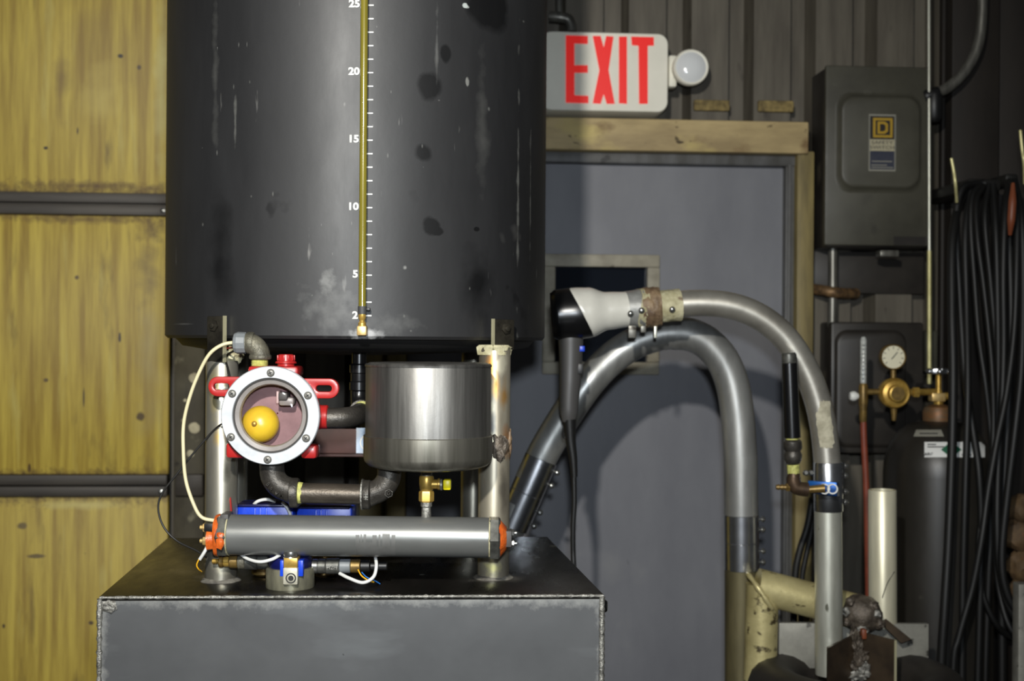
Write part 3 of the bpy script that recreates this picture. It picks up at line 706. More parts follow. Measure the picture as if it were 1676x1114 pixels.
# ================================================================== BLACK TANK
TD, TR = 1.85, 0.269
tx = P(587, 400, TD).x
zb = P(587, 555, 1.60).z
tank = thing('storage_tank', 'large black steel drum tank with white gallon scale and sight tube', 'tank', (tx, TD, zb))
mb = MB()
mb.lathe([(TR - 0.004, 0), (TR, 0.004), (TR, 0.72), (TR - 0.004, 0.724)], (tx, TD, zb), ZZ, 128)
shell = mb.build('shell', 'tank', tank)
def tpt(px, py):
    D = 1.6
    for _ in range(8):
        p = P(px, py, D); D = TD - math.sqrt(max(1e-6, TR * TR - (p.x - tx) ** 2))
    return P(px, py, D)
def tp(px, py, rx, ry, c, amt=0.8, sc=60, soft=0.25):
    return (tpt(px, py), (R(rx, 1.6), R(max(rx, 30), 1.6), R(ry, 1.6)), c, amt, sc, soft)
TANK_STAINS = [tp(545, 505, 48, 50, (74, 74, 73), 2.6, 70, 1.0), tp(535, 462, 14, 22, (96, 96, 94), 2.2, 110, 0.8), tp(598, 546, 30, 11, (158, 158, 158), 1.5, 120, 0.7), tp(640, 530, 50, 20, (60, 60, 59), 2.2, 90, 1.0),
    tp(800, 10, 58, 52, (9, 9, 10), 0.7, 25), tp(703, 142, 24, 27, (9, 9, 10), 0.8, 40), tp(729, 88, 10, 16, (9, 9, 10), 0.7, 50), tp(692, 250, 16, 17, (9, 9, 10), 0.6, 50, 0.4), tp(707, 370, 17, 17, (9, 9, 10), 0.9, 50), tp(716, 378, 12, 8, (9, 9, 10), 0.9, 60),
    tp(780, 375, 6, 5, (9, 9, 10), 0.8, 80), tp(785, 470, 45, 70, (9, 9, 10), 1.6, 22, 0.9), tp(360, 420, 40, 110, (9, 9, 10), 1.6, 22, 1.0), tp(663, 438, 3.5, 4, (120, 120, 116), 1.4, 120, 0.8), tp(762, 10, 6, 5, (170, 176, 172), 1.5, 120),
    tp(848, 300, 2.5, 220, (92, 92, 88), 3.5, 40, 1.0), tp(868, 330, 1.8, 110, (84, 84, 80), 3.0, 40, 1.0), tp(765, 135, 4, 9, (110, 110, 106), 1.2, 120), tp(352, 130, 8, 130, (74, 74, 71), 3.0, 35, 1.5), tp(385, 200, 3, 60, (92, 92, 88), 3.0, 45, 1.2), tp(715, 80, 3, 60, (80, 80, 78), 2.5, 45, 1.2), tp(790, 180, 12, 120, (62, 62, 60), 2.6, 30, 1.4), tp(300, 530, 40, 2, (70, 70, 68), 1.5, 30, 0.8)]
TANK_STAINS += [tp(random.uniform(310, 870), random.uniform(10, 545), random.uniform(1.0, 2.4), random.uniform(1.0, 6), (82, 82, 79), 1.4, 90, 0.8) for _ in range(26)]
add_patches(shell, TANK_STAINS)
mb = MB(); mb.lathe([(0.05, -0.022), (0.21, -0.016), (0.245, -0.010), (0.255, 0.0005)], (tx, TD, zb), ZZ, 96); mb.build('bottom_dish', 'tankdark', tank)
# number scale
FS = TD - TR
ux = P(594, 450, FS - 0.004).x
def ty(nunit): return 560.5 - 22.12 * nunit
def surf(x): return TD - math.sqrt(TR * TR - (x - tx) ** 2)
for nn in range(2, 28):
    z = P(594, ty(nn), FS).z
    x0, x1 = P(594, ty(nn), FS).x - R(6.5, FS), P(594, ty(nn), FS).x + R(14 if nn > 2 else 11, FS)
    x0 = ux - R(8, FS); x1 = ux + R(13.5, FS)
    xm = (x0 + x1) / 2
    m_ = MB(); m_.box((xm, surf(xm) - 0.0001, z), (x1 - x0, 0.0006, R(2.0, FS))); m_.build('tick_mark', 'white', tank)
for s_, nn in (('25', 25), ('20', 20), ('15', 15), ('10', 10), ('5', 5), ('2', 2)):
    z = P(594, ty(nn) - (1 if nn > 2 else 0), FS).z
    text(tank, s_, 'white', (ux - R(8.5, FS), surf(ux - 0.012) - 0.0006, z), R(11.5, FS), bold=0.045, ext=0.0006, sx=1.1, name='number_mark', align='RIGHT')
# sight tube
st = FS - 0.0085
mb = MB(); mb.cyl((ux, st, P(594, 503, st).z), (ux, st, zb + 0.62), R(6.3, st), seg=20); tb = mb.build('sight_tube', 'sight', tank, label='clear sight tube filled with amber liquid')
mb = MB(); mb.lathe([(R(7, st), 0), (R(7.2, st), R(13, st))], (ux, st, P(594, 514, st).z), ZZ, 18); mb.build('rubber_sleeve', 'rubber', tb)
z0 = P(594, 533, st).z
mb = MB(); mb.lathe([(R(6.5, st), 0), (R(6.5, st), R(5, st)), (R(4.6, st), R(7, st)), (R(4.6, st), R(10, st)), (R(6, st), R(12, st)), (R(6.3, st), R(19, st))], (ux, st, z0), ZZ, 18); mb.build('hose_barb', 'brass', tb)
mb = MB(); mb.box((ux, st + 0.002, P(594, 541, st).z), (R(16, st), 0.016, R(16, st))); mb.build('elbow_block', 'brasslight', tb, bevel=0.0016)
mb = MB(); mb.box((ux + R(9, st), st + 0.003, P(594, 506, st).z), (R(8, st), 0.006, R(5, st))); mb.build('clip', 'black', tb, bevel=0.001)

# ================================================================== RED ROUND HOUSING
RD = 1.548
rc = P(442, 680, RD)
q = lambda px: R(px, RD)
def rp(px, py, D=RD): return P(px, py, D)
red = thing('sight_glass_housing', 'red cast round housing with bright bolted ring and clear window', 'instrument housing', (rc.x, 1.575, P(442, 765, RD).z))
AX = Vector((0, 1, 0))
# body: open cup
mb = MB(); ri = q(62)
mb.lathe([(q(77), 0.006), (q(79), 0.010), (q(79), 0.020), (q(72), 0.024), (q(70), 0.058), (q(62), 0.064), (0.001, 0.064)], rc, AX, 64, cap0=False, cap1=False)
mb.lathe([(q(77), 0.006), (ri, 0.006), (ri, 0.050), (0.001, 0.050)], rc, AX, 64, cap0=False, cap1=False)
body = mb.build('body', 'redpaint', red)
mb = MB(); mb.lathe([(ri - 0.0004, 0.012), (ri - 0.0006, 0.0485), (0.001, 0.0490)], rc, AX, 48, cap0=False, cap1=False); mb.build('inner_liner', 'mauve', red, label='mauve inside of the housing')
# top manifold hubs, side hub, feet
mb = MB(); mb.pbox(405, 599, 488, 617, RD + 0.012, RD + 0.055); mb.build('top_hub', 'redpaint', red, bevel=0.004)
mb = MB(); mb.lathe([(q(20), 0), (q(21), 0.003), (q(21), 0.014), (q(19), 0.016)], rp(505, 682, RD + 0.035), XX, 24); 
mb.lathe([(q(19), 0), (q(20), 0.002), (q(20), 0.012), (q(18), 0.013)], rp(520, 682, RD + 0.035), XX, 24); mb.build('side_hub', 'redpaint', red)
for x0, x1, y0, y1 in ((369, 402, 724, 750), (492, 518, 728, 751)):
    mb = MB(); mb.pbox(x0, y0, x1, y1, RD + 0.018, RD + 0.05); mb.build('foot', 'redpaint', red, bevel=0.004)
def lug(x0, x1, y0, y1, sx):
    cx, cy = (x0 + x1) / 2, (y0 + y1) / 2; D = RD + 0.02
    hw, hh = q((x1 - x0) / 2), q((y1 - y0) / 2)
    c = P(cx, cy, D)
    o = [c + XX * x + ZZ * z for x, z in rrect(2 * hw, 2 * hh, hh * 0.98, 8)]
    i_ = [c + XX * (x + q(sx - cx)) + ZZ * z for x, z in rrect(q(26), q(10.5), q(5.2), 8)]
    m_ = MB(); m_.ringprism(o, i_, (0, 0.012, 0)); m_.build('slotted_lug', 'redpaint', red, bevel=0.0014, bseg=2)
lug(340, 412, 616, 649, 362); lug(482, 555, 619, 652, 530)
# plug
mb = MB(); c = rp(468, 599, RD + 0.032)
mb.lathe([(q(14), 0), (q(14), q(4)), (q(18), q(5)), (q(17), q(8)), (q(14), q(9)), (q(12.5), q(19)), (q(11), q(20))], c, ZZ, 20); pl = mb.build('plug', 'redpaint', red)
for i in range(10):
    an = 2 * math.pi * i / 10 + 0.2
    m_ = MB(); d = Vector((math.cos(an), math.sin(an), 0)); m_.box(c + d * q(13.5) + ZZ * q(14), (q(3), q(4), q(9)), d, ZZ.cross(d), ZZ); m_.build('flute', 'redpaint', pl, bevel=0.0006)
# ring
mb = MB(); mb.lathe([(q(61.5), 0.0045), (q(61.5), 0.0012), (q(62.5), 0), (q(79.5), 0), (q(81), 0.0015), (q(81), 0.0065), (q(61.5), 0.0065), (q(61.5), 0.0045)], rc, AX, 96, cap0=False, cap1=False); ring = mb.build('clamp_ring', 'alu', red, label='brushed aluminium clamp ring')
mb = MB(); mb.lathe([(q(58.5), 0.002), (q(60), 0.001), (q(61.4), 0.002), (q(61.4), 0.006), (q(58.5), 0.006), (q(58.5), 0.002)], rc, AX, 72, cap0=False, cap1=False); mb.build('gasket', 'gasket', red)
mb = MB(); mb.lathe([(q(50), 0.010), (q(52), 0.005), (q(58.4), 0.003), (q(58.4), 0.008), (q(50), 0.013), (q(50), 0.010)], rc, AX, 72, cap0=False, cap1=False); mb.build('window_rim', 'bezel', red)
mb = MB(); pr = [(q(52) * math.sin(t), 0.011 - 0.007 * math.cos(t)) for t in [math.pi / 2 * i / 10 for i in range(11)]]
mb.lathe(list(reversed(pr)) , rc, AX, 64, cap0=False, cap1=True); mb.build('window_lens', 'lens', red)
def screwhead(m_): m_.lathe([(q(6.6), -0.001), (q(6.8), 0.0), (q(6.3), 0.0012), (q(4.8), 0.0022), (q(2.5), 0.0026)], (0, 0, 0), ZZ, 20)
def cross(m_): m_.box((0, 0, 0.0024), (q(6.5), q(1.7), 0.0008)); m_.box((0, 0, 0.0024), (q(1.7), q(6.5), 0.0008))
for x, y in ((443, 610), (504, 647), (501, 717), (438, 752), (378, 715), (380, 644)):
    s_ = place('screwhead', screwhead, 'screw', 'screw', ring, rp(x, y) + Vector((0, -0.0001, 0)), (0, -1, 0))
    place('cross', cross, 'slot', 'cross_slot', red, rp(x, y) + Vector((0, -0.0001, 0)), (0, -1, 0), random.random())
# float and paddle inside
fc = rp(426, 694, RD + 0.033)
mb = MB(); mb.lathe([(0.001, -0.017), (q(8), -0.0165), (q(18), -0.014), (q(27), -0.008), (q(31), 0.0), (q(31), 0.006), (q(26), 0.012)], fc, (-0.1, 1, -0.05), 40); fl = mb.build('float', 'float', red, label='yellow float ball behind the window')
mb = MB(); mb.lathe([(0.0035, -0.0), (0.003, -0.002), (0.0015, -0.003)], fc + Vector((-0.004, -0.0168, 0.0015)), AX, 14); mb.build('pivot', 'brass', fl)
mb = MB(); mb.pbox(455, 642, 470, 655, RD + 0.018, RD + 0.044); mb.build('bracket', 'gasket', red, bevel=0.002)
mb = MB(); mb.pbox(456, 650, 481, 664, RD + 0.022, RD + 0.042); mb.build('bracket', 'bezel', red, bevel=0.003)
mb = MB(); mb.pbox(452, 640, 456, 660, RD + 0.02, RD + 0.044); mb.build('bracket', 'pinkclip', red, bevel=0.001)
# conduit elbow and gland
ED = RD + 0.032
mb = MB(); c = P(425, 600, ED)
for i in range(6): mb.lathe([(q(13), q(2.4 * i)), (q(14.2), q(2.4 * i + 1.2)), (q(13), q(2.4 * i + 2.4))], c, ZZ, 22)
mb.build('threaded_nipple', 'tape', red)
el = thing('conduit_elbow', 'grey cast conduit elbow with plastic cable gland above red housing', 'pipe elbow', P(425, 586, ED))
arc = [P(426 - 22 + 22 * math.cos(t), 583 - 22 * math.sin(t), ED) for t in [math.pi / 2 * i / 6 for i in range(7)]]
mb = MB(); mb.tube(arc + [P(400, 561, ED)], q(16.5), 24, 2); mb.build('elbow', 'castgrey', el)
mb = MB(); mb.lathe([(q(17), 0), (q(18.5), q(2)), (q(18.5), q(6)), (q(17), q(8))], P(426, 588, ED), ZZ, 28); mb.build('collar', 'castgrey', el)
mb = MB(); mb.lathe([(q(17), 0), (q(18.5), q(2)), (q(18.5), q(10)), (q(17), q(12))], P(416, 561, ED), (-1, 0, 0), 28); mb.build('collar', 'castgrey', el)
mb = MB(); mb.lathe([(q(17), 0), (q(18), q(1)), (q(18.5), q(14)), (q(16.5), q(19)), (q(12), q(21)), (q(5), q(21.5))], P(403, 561, ED), (-1, 0, 0), 12); mb.build('cable_gland', 'greyplastic', el, smooth=20)
for s_, (x, y), sz in (('24', (419, 572), 5.0), ):
    text(el, s_, 'castgrey', P(x + 3, y - 2, ED) + Vector((0, -q(16.6), 0)), q(7), X=(0.9, 0, -0.4), Z=(0.4, 0, 0.9), ext=0.0008, name='cast_lettering')

# ================================================================== BLACK IRON PIPE RUNS
PD = 1.583
k = lambda px: R(px, PD)
run = thing('iron_pipe_run', 'black malleable iron pipe with two elbows linking housing to canister', 'pipe', P(540, 830, PD))
def q_el(cx, cy, r, t0, t1, n=8): return [P(cx + r * math.cos(math.radians(t0 + (t1 - t0) * i / n)), cy - r * math.sin(math.radians(t0 + (t1 - t0) * i / n)), PD) for i in range(n + 1)]
mb = MB(); mb.tube([P(445, 757, PD), P(445, 763, PD)] + q_el(478, 768, 33, 180, 270) [1:-1] + [P(480, 805, PD), P(488, 806, PD)], k(20), 28, 2); e1 = mb.build('elbow', 'iron', run)
mb = MB(); mb.lathe([(k(20), 0), (k(24.5), k(2)), (k(24.5), k(12)), (k(23), k(15))], P(474, 806, PD), XX, 32); mb.build('collar', 'iron', e1)
mb = MB(); mb.lathe([(k(18), 0), (k(17.5), k(4)), (k(16.5), k(8))], P(488, 806, PD), XX, 26, wob=0.05); mb.build('thread_tape', 'tape', run)
mb = MB(); mb.cyl(P(490, 806.5, PD), P(596, 809, PD), k(16.8), seg=30); mb.build('nipple', 'ironpipe', run)
mb = MB(); mb.tube([P(598, 809, PD), P(606, 809, PD)] + q_el(603, 773, 34, 270, 360)[1:] + [P(637, 766, PD)], k(19.5), 28, 2); e2 = mb.build('elbow', 'iron', run)
mb = MB(); mb.lathe([(k(23), 0), (k(24), k(1.5)), (k(24), k(12)), (k(20), k(15))], P(593, 809, PD), XX, 32); mb.build('collar', 'iron', e2)
mb = MB(); mb.lathe([(k(25.5), 0), (k(25.5), k(2.5))], P(592, 809, PD), XX, 32); mb.build('bright_edge', 'weld', e2)
for ch, (x, y), an in (('B', (442, 790), -60), ('R', (447, 798), -50), ('V', (456, 805), -30), ('M', (464, 808), -8)):
    t = math.radians(an)
    text(e1, ch, 'iron', P(x, y, PD) + Vector((0, -k(20.2), 0)), k(6.5), X=(math.cos(t), 0, math.sin(t)), Z=(-math.sin(t), 0, math.cos(t)), bold=0.01, ext=0.0009, name='cast_lettering')
gc = P(638, 805, PD) + Vector((0, -k(19.0), 0))
mb = MB(); mb.ringprism(circ(gc, k(7), 6, XX, ZZ, 0.4), circ(gc, k(5.9), 6, XX, ZZ, 0.4), (0, 0.0025, 0)); mb.build('cast_hexagon', 'iron', e2)
text(e2, 'G', 'iron', gc + Vector((0, -0.0002, 0)), k(6), bold=0.01, ext=0.0009, name='cast_lettering')
text(e2, 'HH', 'weld', P(602, 810, PD) + Vector((0, -k(24.4), 0)), k(7), X=(0, 0, 1), Z=(-1, 0, 0), ext=0.0006, sx=0.7, name='cast_lettering')
# side run to the tank outlet
run2 = thing('tank_outlet_pipe', 'black iron pipe dropping from tank bottom into the red housing side', 'pipe', P(588, 700, 1.66))
A = [P(531, 684, RD + 0.035), P(545, 684, RD + 0.035), P(566, 683, RD + 0.04), P(582, 680, RD + 0.055), P(589, 676, RD + 0.085), P(590, 674, RD + 0.105)]
mb = MB(); mb.tube(A, k(17), 24, 5); mb.build('elbow', 'iron', run2)
mb = MB(); mb.lathe([(k(19), 0), (k(20), 0.003), (k(20), 0.010), (k(17), 0.012)], P(590, 673, 1.645), AX, 28); mb.build('collar', 'iron', run2)
mb = MB(); mb.lathe([(k(13), 0), (k(14.5), 0.002), (k(13), 0.004)], P(592, 670, 1.641), AX, 28); mb.build('thread_tape', 'tape', run2)
mb = MB(); mb.tube([P(590, 673, 1.655), P(589, 672, 1.685), P(588, 650, 1.70), P(588, 610, 1.70)], k(15), 20, 5); mb.build('elbow', 'blackgloss', run2)
mb = MB(); xx = P(588, 600, 1.70); mb.cyl((xx.x, 1.70, P(588, 625, 1.70).z), (xx.x, 1.70, zb - 0.008), k(13), seg=22); mb.build('riser', 'blackgloss', run2)
for y in (612, 640):
    mb = MB(); mb.lathe([(k(14), 0), (k(17), 0.002), (k(17), 0.012), (k(14), 0.014)], (xx.x, 1.70, P(588, y, 1.70).z), ZZ, 24); mb.build('collar', 'blackgloss', run2)

# ================================================================== CANISTER
CD = 1.592
cc = P(701, 680, CD)
kc = lambda px: R(px, CD)
can = thing('steel_canister', 'brushed steel round canister with wider lower band', 'canister', (cc.x, CD, P(701, 770, CD).z))
zt, zm, zl = P(701, 593, CD).z, P(701, 711, CD).z, P(701, 764, CD).z
mb = MB(); r = kc(102.5)
mb.lathe([(r, zm - 0.003), (r, zt - 0.005), (r - 0.001, zt - 0.002), (r - 0.005, zt), (r - 0.012, zt - 0.0005), (0.002, zt - 0.0008)], (cc.x, CD, 0), ZZ, 96); mb.build('shell', 'can', can)
mb = MB(); r2 = kc(105.5)
mb.lathe([(0.002, zl - 0.001), (r2 - 0.016, zl), (r2 - 0.006, zl + 0.003), (r2 - 0.0015, zl + 0.008), (r2, zl + 0.014), (r2, zm - 0.001), (r2 - 0.001, zm), (r - 0.001, zm)], (cc.x, CD, 0), ZZ, 96); mb.build('lower_band', 'canring', can)
mb = MB(); mb.lathe([(r + 0.0006, zt - 0.0052), (r + 0.001, zt - 0.003), (r - 0.0005, zt - 0.0012)], (cc.x, CD, 0), ZZ, 96, cap0=False, cap1=False); mb.build('rim_weld', 'can', can)

# brass drain valve
vd = 1.59
dv = thing('drain_valve', 'small brass drain valve with yellow handle under the canister', 'valve', P(698, 846, vd))
def vz(y): return P(698, y, vd).z
vx = P(698, 800, vd).x; kv = lambda px: R(px, vd)
mb = MB(); mb.cyl((vx, vd, vz(780)), (vx, vd, vz(763)), kv(9), seg=18); mb.build('stem', 'screw', dv)
mb = MB(); mb.lathe([(kv(10), vz(803)), (kv(11), vz(800)), (kv(12), vz(790)), (kv(12), vz(781)), (kv(10.5), vz(778))], (vx, vd, 0), ZZ, 24); mb.build('body', 'brass', dv)
mb = MB(); mb.lathe([(kv(11), vz(821)), (kv(12.5), vz(819)), (kv(12.5), vz(806)), (kv(11.5), vz(803))], (vx, vd, 0), ZZ, 6); mb.build('hex_nut', 'brass', dv, smooth=20)
mb = MB(); mb.lathe([(kv(8), 0), (kv(8), kv(10)), (kv(9.5), kv(11)), (kv(9.5), kv(14))], P(706, 792, vd), XX, 20); mb.build('branch', 'brass', dv)
mb = MB(); mb.lathe([(kv(8.5), 0), (kv(9.5), kv(1)), (kv(9.5), kv(4))], P(720, 793, vd), XX, 20); mb.build('washer', 'screw', dv)
mb = MB(); mb.pbox(725, 785, 738, 802, vd - 0.008, vd + 0.008); mb.build('handle', 'yellowhandle', dv, bevel=0.002)
mb = MB(); mb.lathe([(kv(8), vz(846)), (kv(7.5), vz(830)), (kv(9.5), vz(828)), (kv(9.5), vz(820))], (vx, vd, 0), ZZ, 18, wob=0.06); mb.build('threaded_nipple', 'weld', dv)

# ================================================================== GREY HEATER TUBE
HD = 1.588
ht = thing('heater_tube', 'grey metal cylinder lying across the front with orange sealed ends', 'heater tube', P(590, 908, HD))
kh = lambda px: R(px, HD)
hl, hr = P(376, 874.5, HD), P(801, 879.5, HD)
hax = (hr - hl).normalized()
mb = MB(); mb.lathe([(kh(30), 0), (kh(33), kh(1)), (kh(33), (hr - hl).length - kh(1)), (kh(30), (hr - hl).length)], hl, hax, 64); tube_o = mb.build('tube', 'greytube', ht)
# worn print, a thin curved patch
def curved_patch(c, ax, r, x0, x1, a0, a1, n=10, d=0.0003):
    ax = ax.normalized(); up = (ZZ - ax * ZZ.dot(ax)).normalized(); fw = -ax.cross(up) if ax.cross(up).y > 0 else ax.cross(up)
    m_ = MB(); rows = []
    for rr_ in (r, r + d):
        for xx_ in (x0, x1):
            rows.append([c + ax * xx_ + (fw * math.cos(math.radians(a0 + (a1 - a0) * i / n)) + up * math.sin(math.radians(a0 + (a1 - a0) * i / n))) * rr_ for i in range(n + 1)])
    m_.rings([rows[2], rows[3]], False, False, False)
    return m_
for x0, x1, a0, a1 in ((586, 592, -58, 12), (594, 596, -50, 14), (599, 603, -56, 14), (613, 620, -50, 12), (623, 626, -40, 14), (629, 641, -48, 16), (644, 650, -44, 13), (592, 613, -58, -8), (603, 650, -58, -20)):
    curved_patch(hl, hax, kh(33.0), kh(x0 - 376), kh(x1 - 376), a0, a1, d=0.00025).build('printed_mark', 'print', tube_o)
def endcap(c, ax, left):
    o = MB(); o.lathe([(kh(34), 0), (kh(36.5), kh(2)), (kh(36.5), kh(15)), (kh(33), kh(18))], c, ax, 6); n_ = o.build('hex_cap', 'hexgrey', ht, smooth=20)
    o = MB(); o.lathe([(kh(34.2), -kh(0.5)), (kh(34.2), kh(1.6))], c, ax, 40); o.build('seal_line', 'putty', ht)
    if left:
        o = MB(); o.lathe([(kh(20), 0), (kh(31), kh(1)), (kh(33.5), kh(5)), (kh(32), kh(9)), (kh(18), kh(11))], c + ax * kh(13), ax, 28, wob=0.12, seed=3); o.build('seal', 'orange', ht, label='orange silicone sealant')
        o = MB(); o.lathe([(kh(15), 0), (kh(17), kh(8)), (kh(19), kh(17)), (kh(12), kh(18))], c + ax * kh(18) - ZZ * kh(6), ax, 20, wob=0.25, seed=6); o.build('seal', 'orange', ht, label='orange silicone sealant')
        o = MB(); o.box(c + ax * kh(29) + ZZ * kh(13), (kh(20), 0.022, kh(13))); o.build('terminal_block', 'black', ht, bevel=0.001)
        o = MB(); o.box(c - ax * kh(-5) + ZZ * kh(24) , (kh(14), 0.03, kh(24)), ax); o.build('rag_seal', 'gasket', ht, bevel=0.002)
        for dz in (12, -10): bolt(ht, c + ax * kh(36) + ZZ * kh(dz) - AX * 0.004, ax, 0.0055, 0.009, 'brasslight')
        o = MB(); o.blob(c + ax * kh(8) - AX * kh(33) - ZZ * kh(4), Vector((kh(7), 0.003, kh(14))), 0.3, 4); o.build('seal', 'orange', ht, label='orange silicone sealant')
    else:
        o = MB(); o.lathe([(kh(20), 0), (kh(30), kh(2)), (kh(29), kh(6)), (kh(18), kh(16)), (kh(10), kh(17))], c + ax * kh(12), ax, 28, wob=0.14, seed=9); o.build('seal', 'orange', ht, label='orange silicone sealant')
        o = MB(); o.box(c + ax * kh(29), (kh(15), 0.022, kh(26)), ax); o.build('terminal_block', 'gasket', ht, bevel=0.001)
        for dz in (9, -8): bolt(ht, c + ax * kh(35) + ZZ * kh(dz) - AX * 0.004, ax, 0.0045, 0.008, 'steel')
endcap(hl, -hax, True); endcap(hr, hax, False)

# ================================================================== BLUE VALVE UNDER THE TUBE
BD = 1.602
kb = lambda px: R(px, BD)
sv = thing('solenoid_valve', 'blue solenoid valve with brass fitting on round steel boss', 'valve', Vector((P(475, 900, BD).x, BD, ZT)))
bx_ = P(475, 950, BD).x
mb = MB(); mb.lathe([(kb(39), ZT), (kb(39.5), ZT + 0.001), (kb(39.5), ZT + 0.0235), (kb(38), ZT + 0.025), (kb(30), ZT + 0.0255)], (bx_, BD, 0), ZZ, 64); mb.build('boss', 'steelboss', sv, label='round steel weld boss')
mb = MB(); mb.lathe([(kb(33), ZT + 0.024), (kb(35), ZT + 0.027), (kb(35), P(475, 914, BD).z), (kb(33), P(475, 909, BD).z)], (bx_, BD, 0), ZZ, 40); mb.build('coil', 'navy', sv)
fD = BD - kb(35)
for x0, x1 in ((458, 464), (488, 496)):
    mb = MB(); mb.pbox(x0, 917, x1, 943, fD - 0.004, fD + 0.01); mb.build('coil_clip', 'blue', sv, bevel=0.0008)
mb = MB(); mb.lathe([(kb(11), 0), (kb(12), 0.002), (kb(11), 0.004), (kb(12), 0.006), (kb(11), 0.010)], P(476, 915, fD - 0.001), ZZ, 20); mb.build('threaded_nipple', 'steel', sv)
mb = MB(); mb.pbox(464, 913, 487, 929, fD - 0.010, fD + 0.012); mb.build('brass_block', 'brass', sv, bevel=0.001)
mb = MB(); mb.pbox(463, 929, 487, 957, fD - 0.012, fD + 0.004); pb = mb.build('port_block', 'zincblock', sv, bevel=0.0016)
mb = MB(); c = P(476, 946, fD - 0.0121); mb.ringprism(circ(c, kb(8.5), 24, XX, ZZ), circ(c, kb(6.3), 24, XX, ZZ), (0, 0.0008, 0)); mb.build('port_groove', 'slot', pb)
mb = MB(); mb.lathe([(kb(4.4), 0.0005), (kb(4.4), -0.0002)], c, AX, 20); mb.build('port_hole', 'slot', pb)
def side(xa, specs, y, D, sgn):
    x = xa
    for nm, ln, r_, mt in specs:
        m_ = MB(); p0 = P(x, y, D); p1 = P(x + sgn * ln, y, D)
        m_.cyl(p0, p1, R(r_, D), seg=22, bev=R(1.2, D)); m_.build(nm, mt, sv); x += sgn * ln
side(511, (('fitting', 10, 12, 'steel'), ('fitting', 13, 12, 'hexgrey'), ('fitting', 22, 13, 'hexgrey'), ('fitting', 18, 11.5, 'greyplastic'), ('fitting', 16, 11, 'brassdull'), ('fitting', 16, 10, 'black'), ('fitting', 28, 7, 'black')), 926, 1.606, 1)
side(440, (('fitting', 18, 13, 'hexgrey'), ('fitting', 20, 14, 'hexgrey'), ('fitting', 12, 13, 'castgrey'), ('fitting', 14, 11.5, 'brassdull'), ('fitting', 10, 9, 'brass'), ('fitting', 7, 10.5, 'brassdull'), ('fitting', 12, 4, 'brass')), 918, 1.606, -1)
text(sv, 'H2H', 'weld', P(545, 926, 1.606) + Vector((0, -R(13.2, 1.606), 0)), R(7, 1.606), bold=0.0, ext=0.0004, sx=0.9, name='stamped_lettering')
# blue actuators behind the tube
for x0, x1, y0, lab in ((383, 480, 826, 'blue plastic actuator box behind grey tube, beside the left leg'), (485, 576, 829, 'blue plastic actuator box behind grey tube, under the iron pipe')):
    D = 1.652
    t_ = thing('valve_actuator', lab, 'actuator', Vector((P((x0 + x1) / 2, 850, D).x, D + 0.02, ZT)), group='blue actuators behind the grey tube')
    m_ = MB(); m_.pbox(x0, y0, x1, 885, D, D + 0.05); b_ = m_.build('housing', 'blue', t_, bevel=0.003)
    m_ = MB(); m_.pbox(x0 + 3, y0 - 0.5, x1 - 4, y0 + 4, D - 0.002, D + 0.04); m_.build('lid', 'navy', t_, bevel=0.001)
    for f in (0.33, 0.42, 0.52):
        m_ = MB(); xx = x0 + (x1 - x0) * f; m_.pbox(xx, y0 + 5, xx + 3, 884, D - 0.003, D + 0.001); m_.build('rib', 'blue', b_, bevel=0.0006)
    m_ = MB(); xm = P((x0 + x1) / 2, 880, D + 0.02).x; m_.lathe([(0.012, ZT), (0.016, ZT + 0.003), (0.016, ZT + 0.03), (0.010, ZT + 0.034), (0.010, P(480, 883, D).z)], (xm, D + 0.025, 0), ZZ, 24); m_.build('valve_body', 'brassdull', t_)

# ================================================================== WIRES
def wire(name, label, cat, pts, r, mt, n=8, seg=8, group=None):
    m_ = MB(); m_.tube([P(*p) for p in pts], r, seg, n); return m_.build(name, mt, None, label=label, cat=cat, group=group, smooth=80)
wire('sensor_cable', 'cream cable looping from grey gland down to left heater end', 'cable',
     [(384, 560, ED), (364, 564, 1.575), (344, 578, 1.575), (328, 605, 1.58), (312, 645, 1.585), (301, 690, 1.59), (300, 735, 1.59), (304, 785, 1.59), (317, 825, 1.588), (330, 846, 1.588), (352, 852, 1.588)], 0.0023, 'cream')
wire('ground_wire', 'thin black wire curving out over the yellow door edge', 'wire',
     [(372, 688, 1.60), (352, 702, 1.618), (322, 735, 1.622), (290, 775, 1.622), (266, 806, 1.622), (259, 832, 1.622), (268, 862, 1.622), (290, 885, 1.62), (322, 901, 1.612), (338, 912, 1.605)], 0.0013, 'blackwire')
wire('red_wire', 'thin red wire running down the left leg', 'wire',
     [(384, 568, 1.588), (368, 572, 1.630), (362, 585, 1.636), (363, 640, 1.636), (364, 700, 1.640), (368, 760, 1.640), (376, 810, 1.628), (379, 845, 1.612)], 0.0013, 'redwire')
wire('lead_wire', 'thin black wire beside the red lug at the left leg', 'wire',
     [(386, 572, 1.586), (370, 584, 1.628), (374, 610, 1.600), (376, 640, 1.590)], 0.0015, 'blackwire')
wire('coil_wire', 'white wire looping under grey tube, left of the blue valve', 'wire',
     [(392, 905, 1.595), (405, 914, 1.584), (425, 919, 1.575), (445, 915, 1.575), (458, 908, 1.582)], 0.0021, 'whitewire')
wire('coil_wire', 'white wire drooping in a loop right of the blue valve', 'wire',
     [(556, 938, 1.598), (572, 946, 1.588), (594, 953, 1.582), (611, 944, 1.582), (616, 926, 1.586), (614, 908, 1.60)], 0.0022, 'whitewire')
wire('yellow_wire', 'thin yellow wire inside the white loop beside blue valve', 'wire', [(586, 932, 1.598), (592, 942, 1.592), (604, 950, 1.588), (612, 952, 1.59)], 0.0009, 'yellowwire')
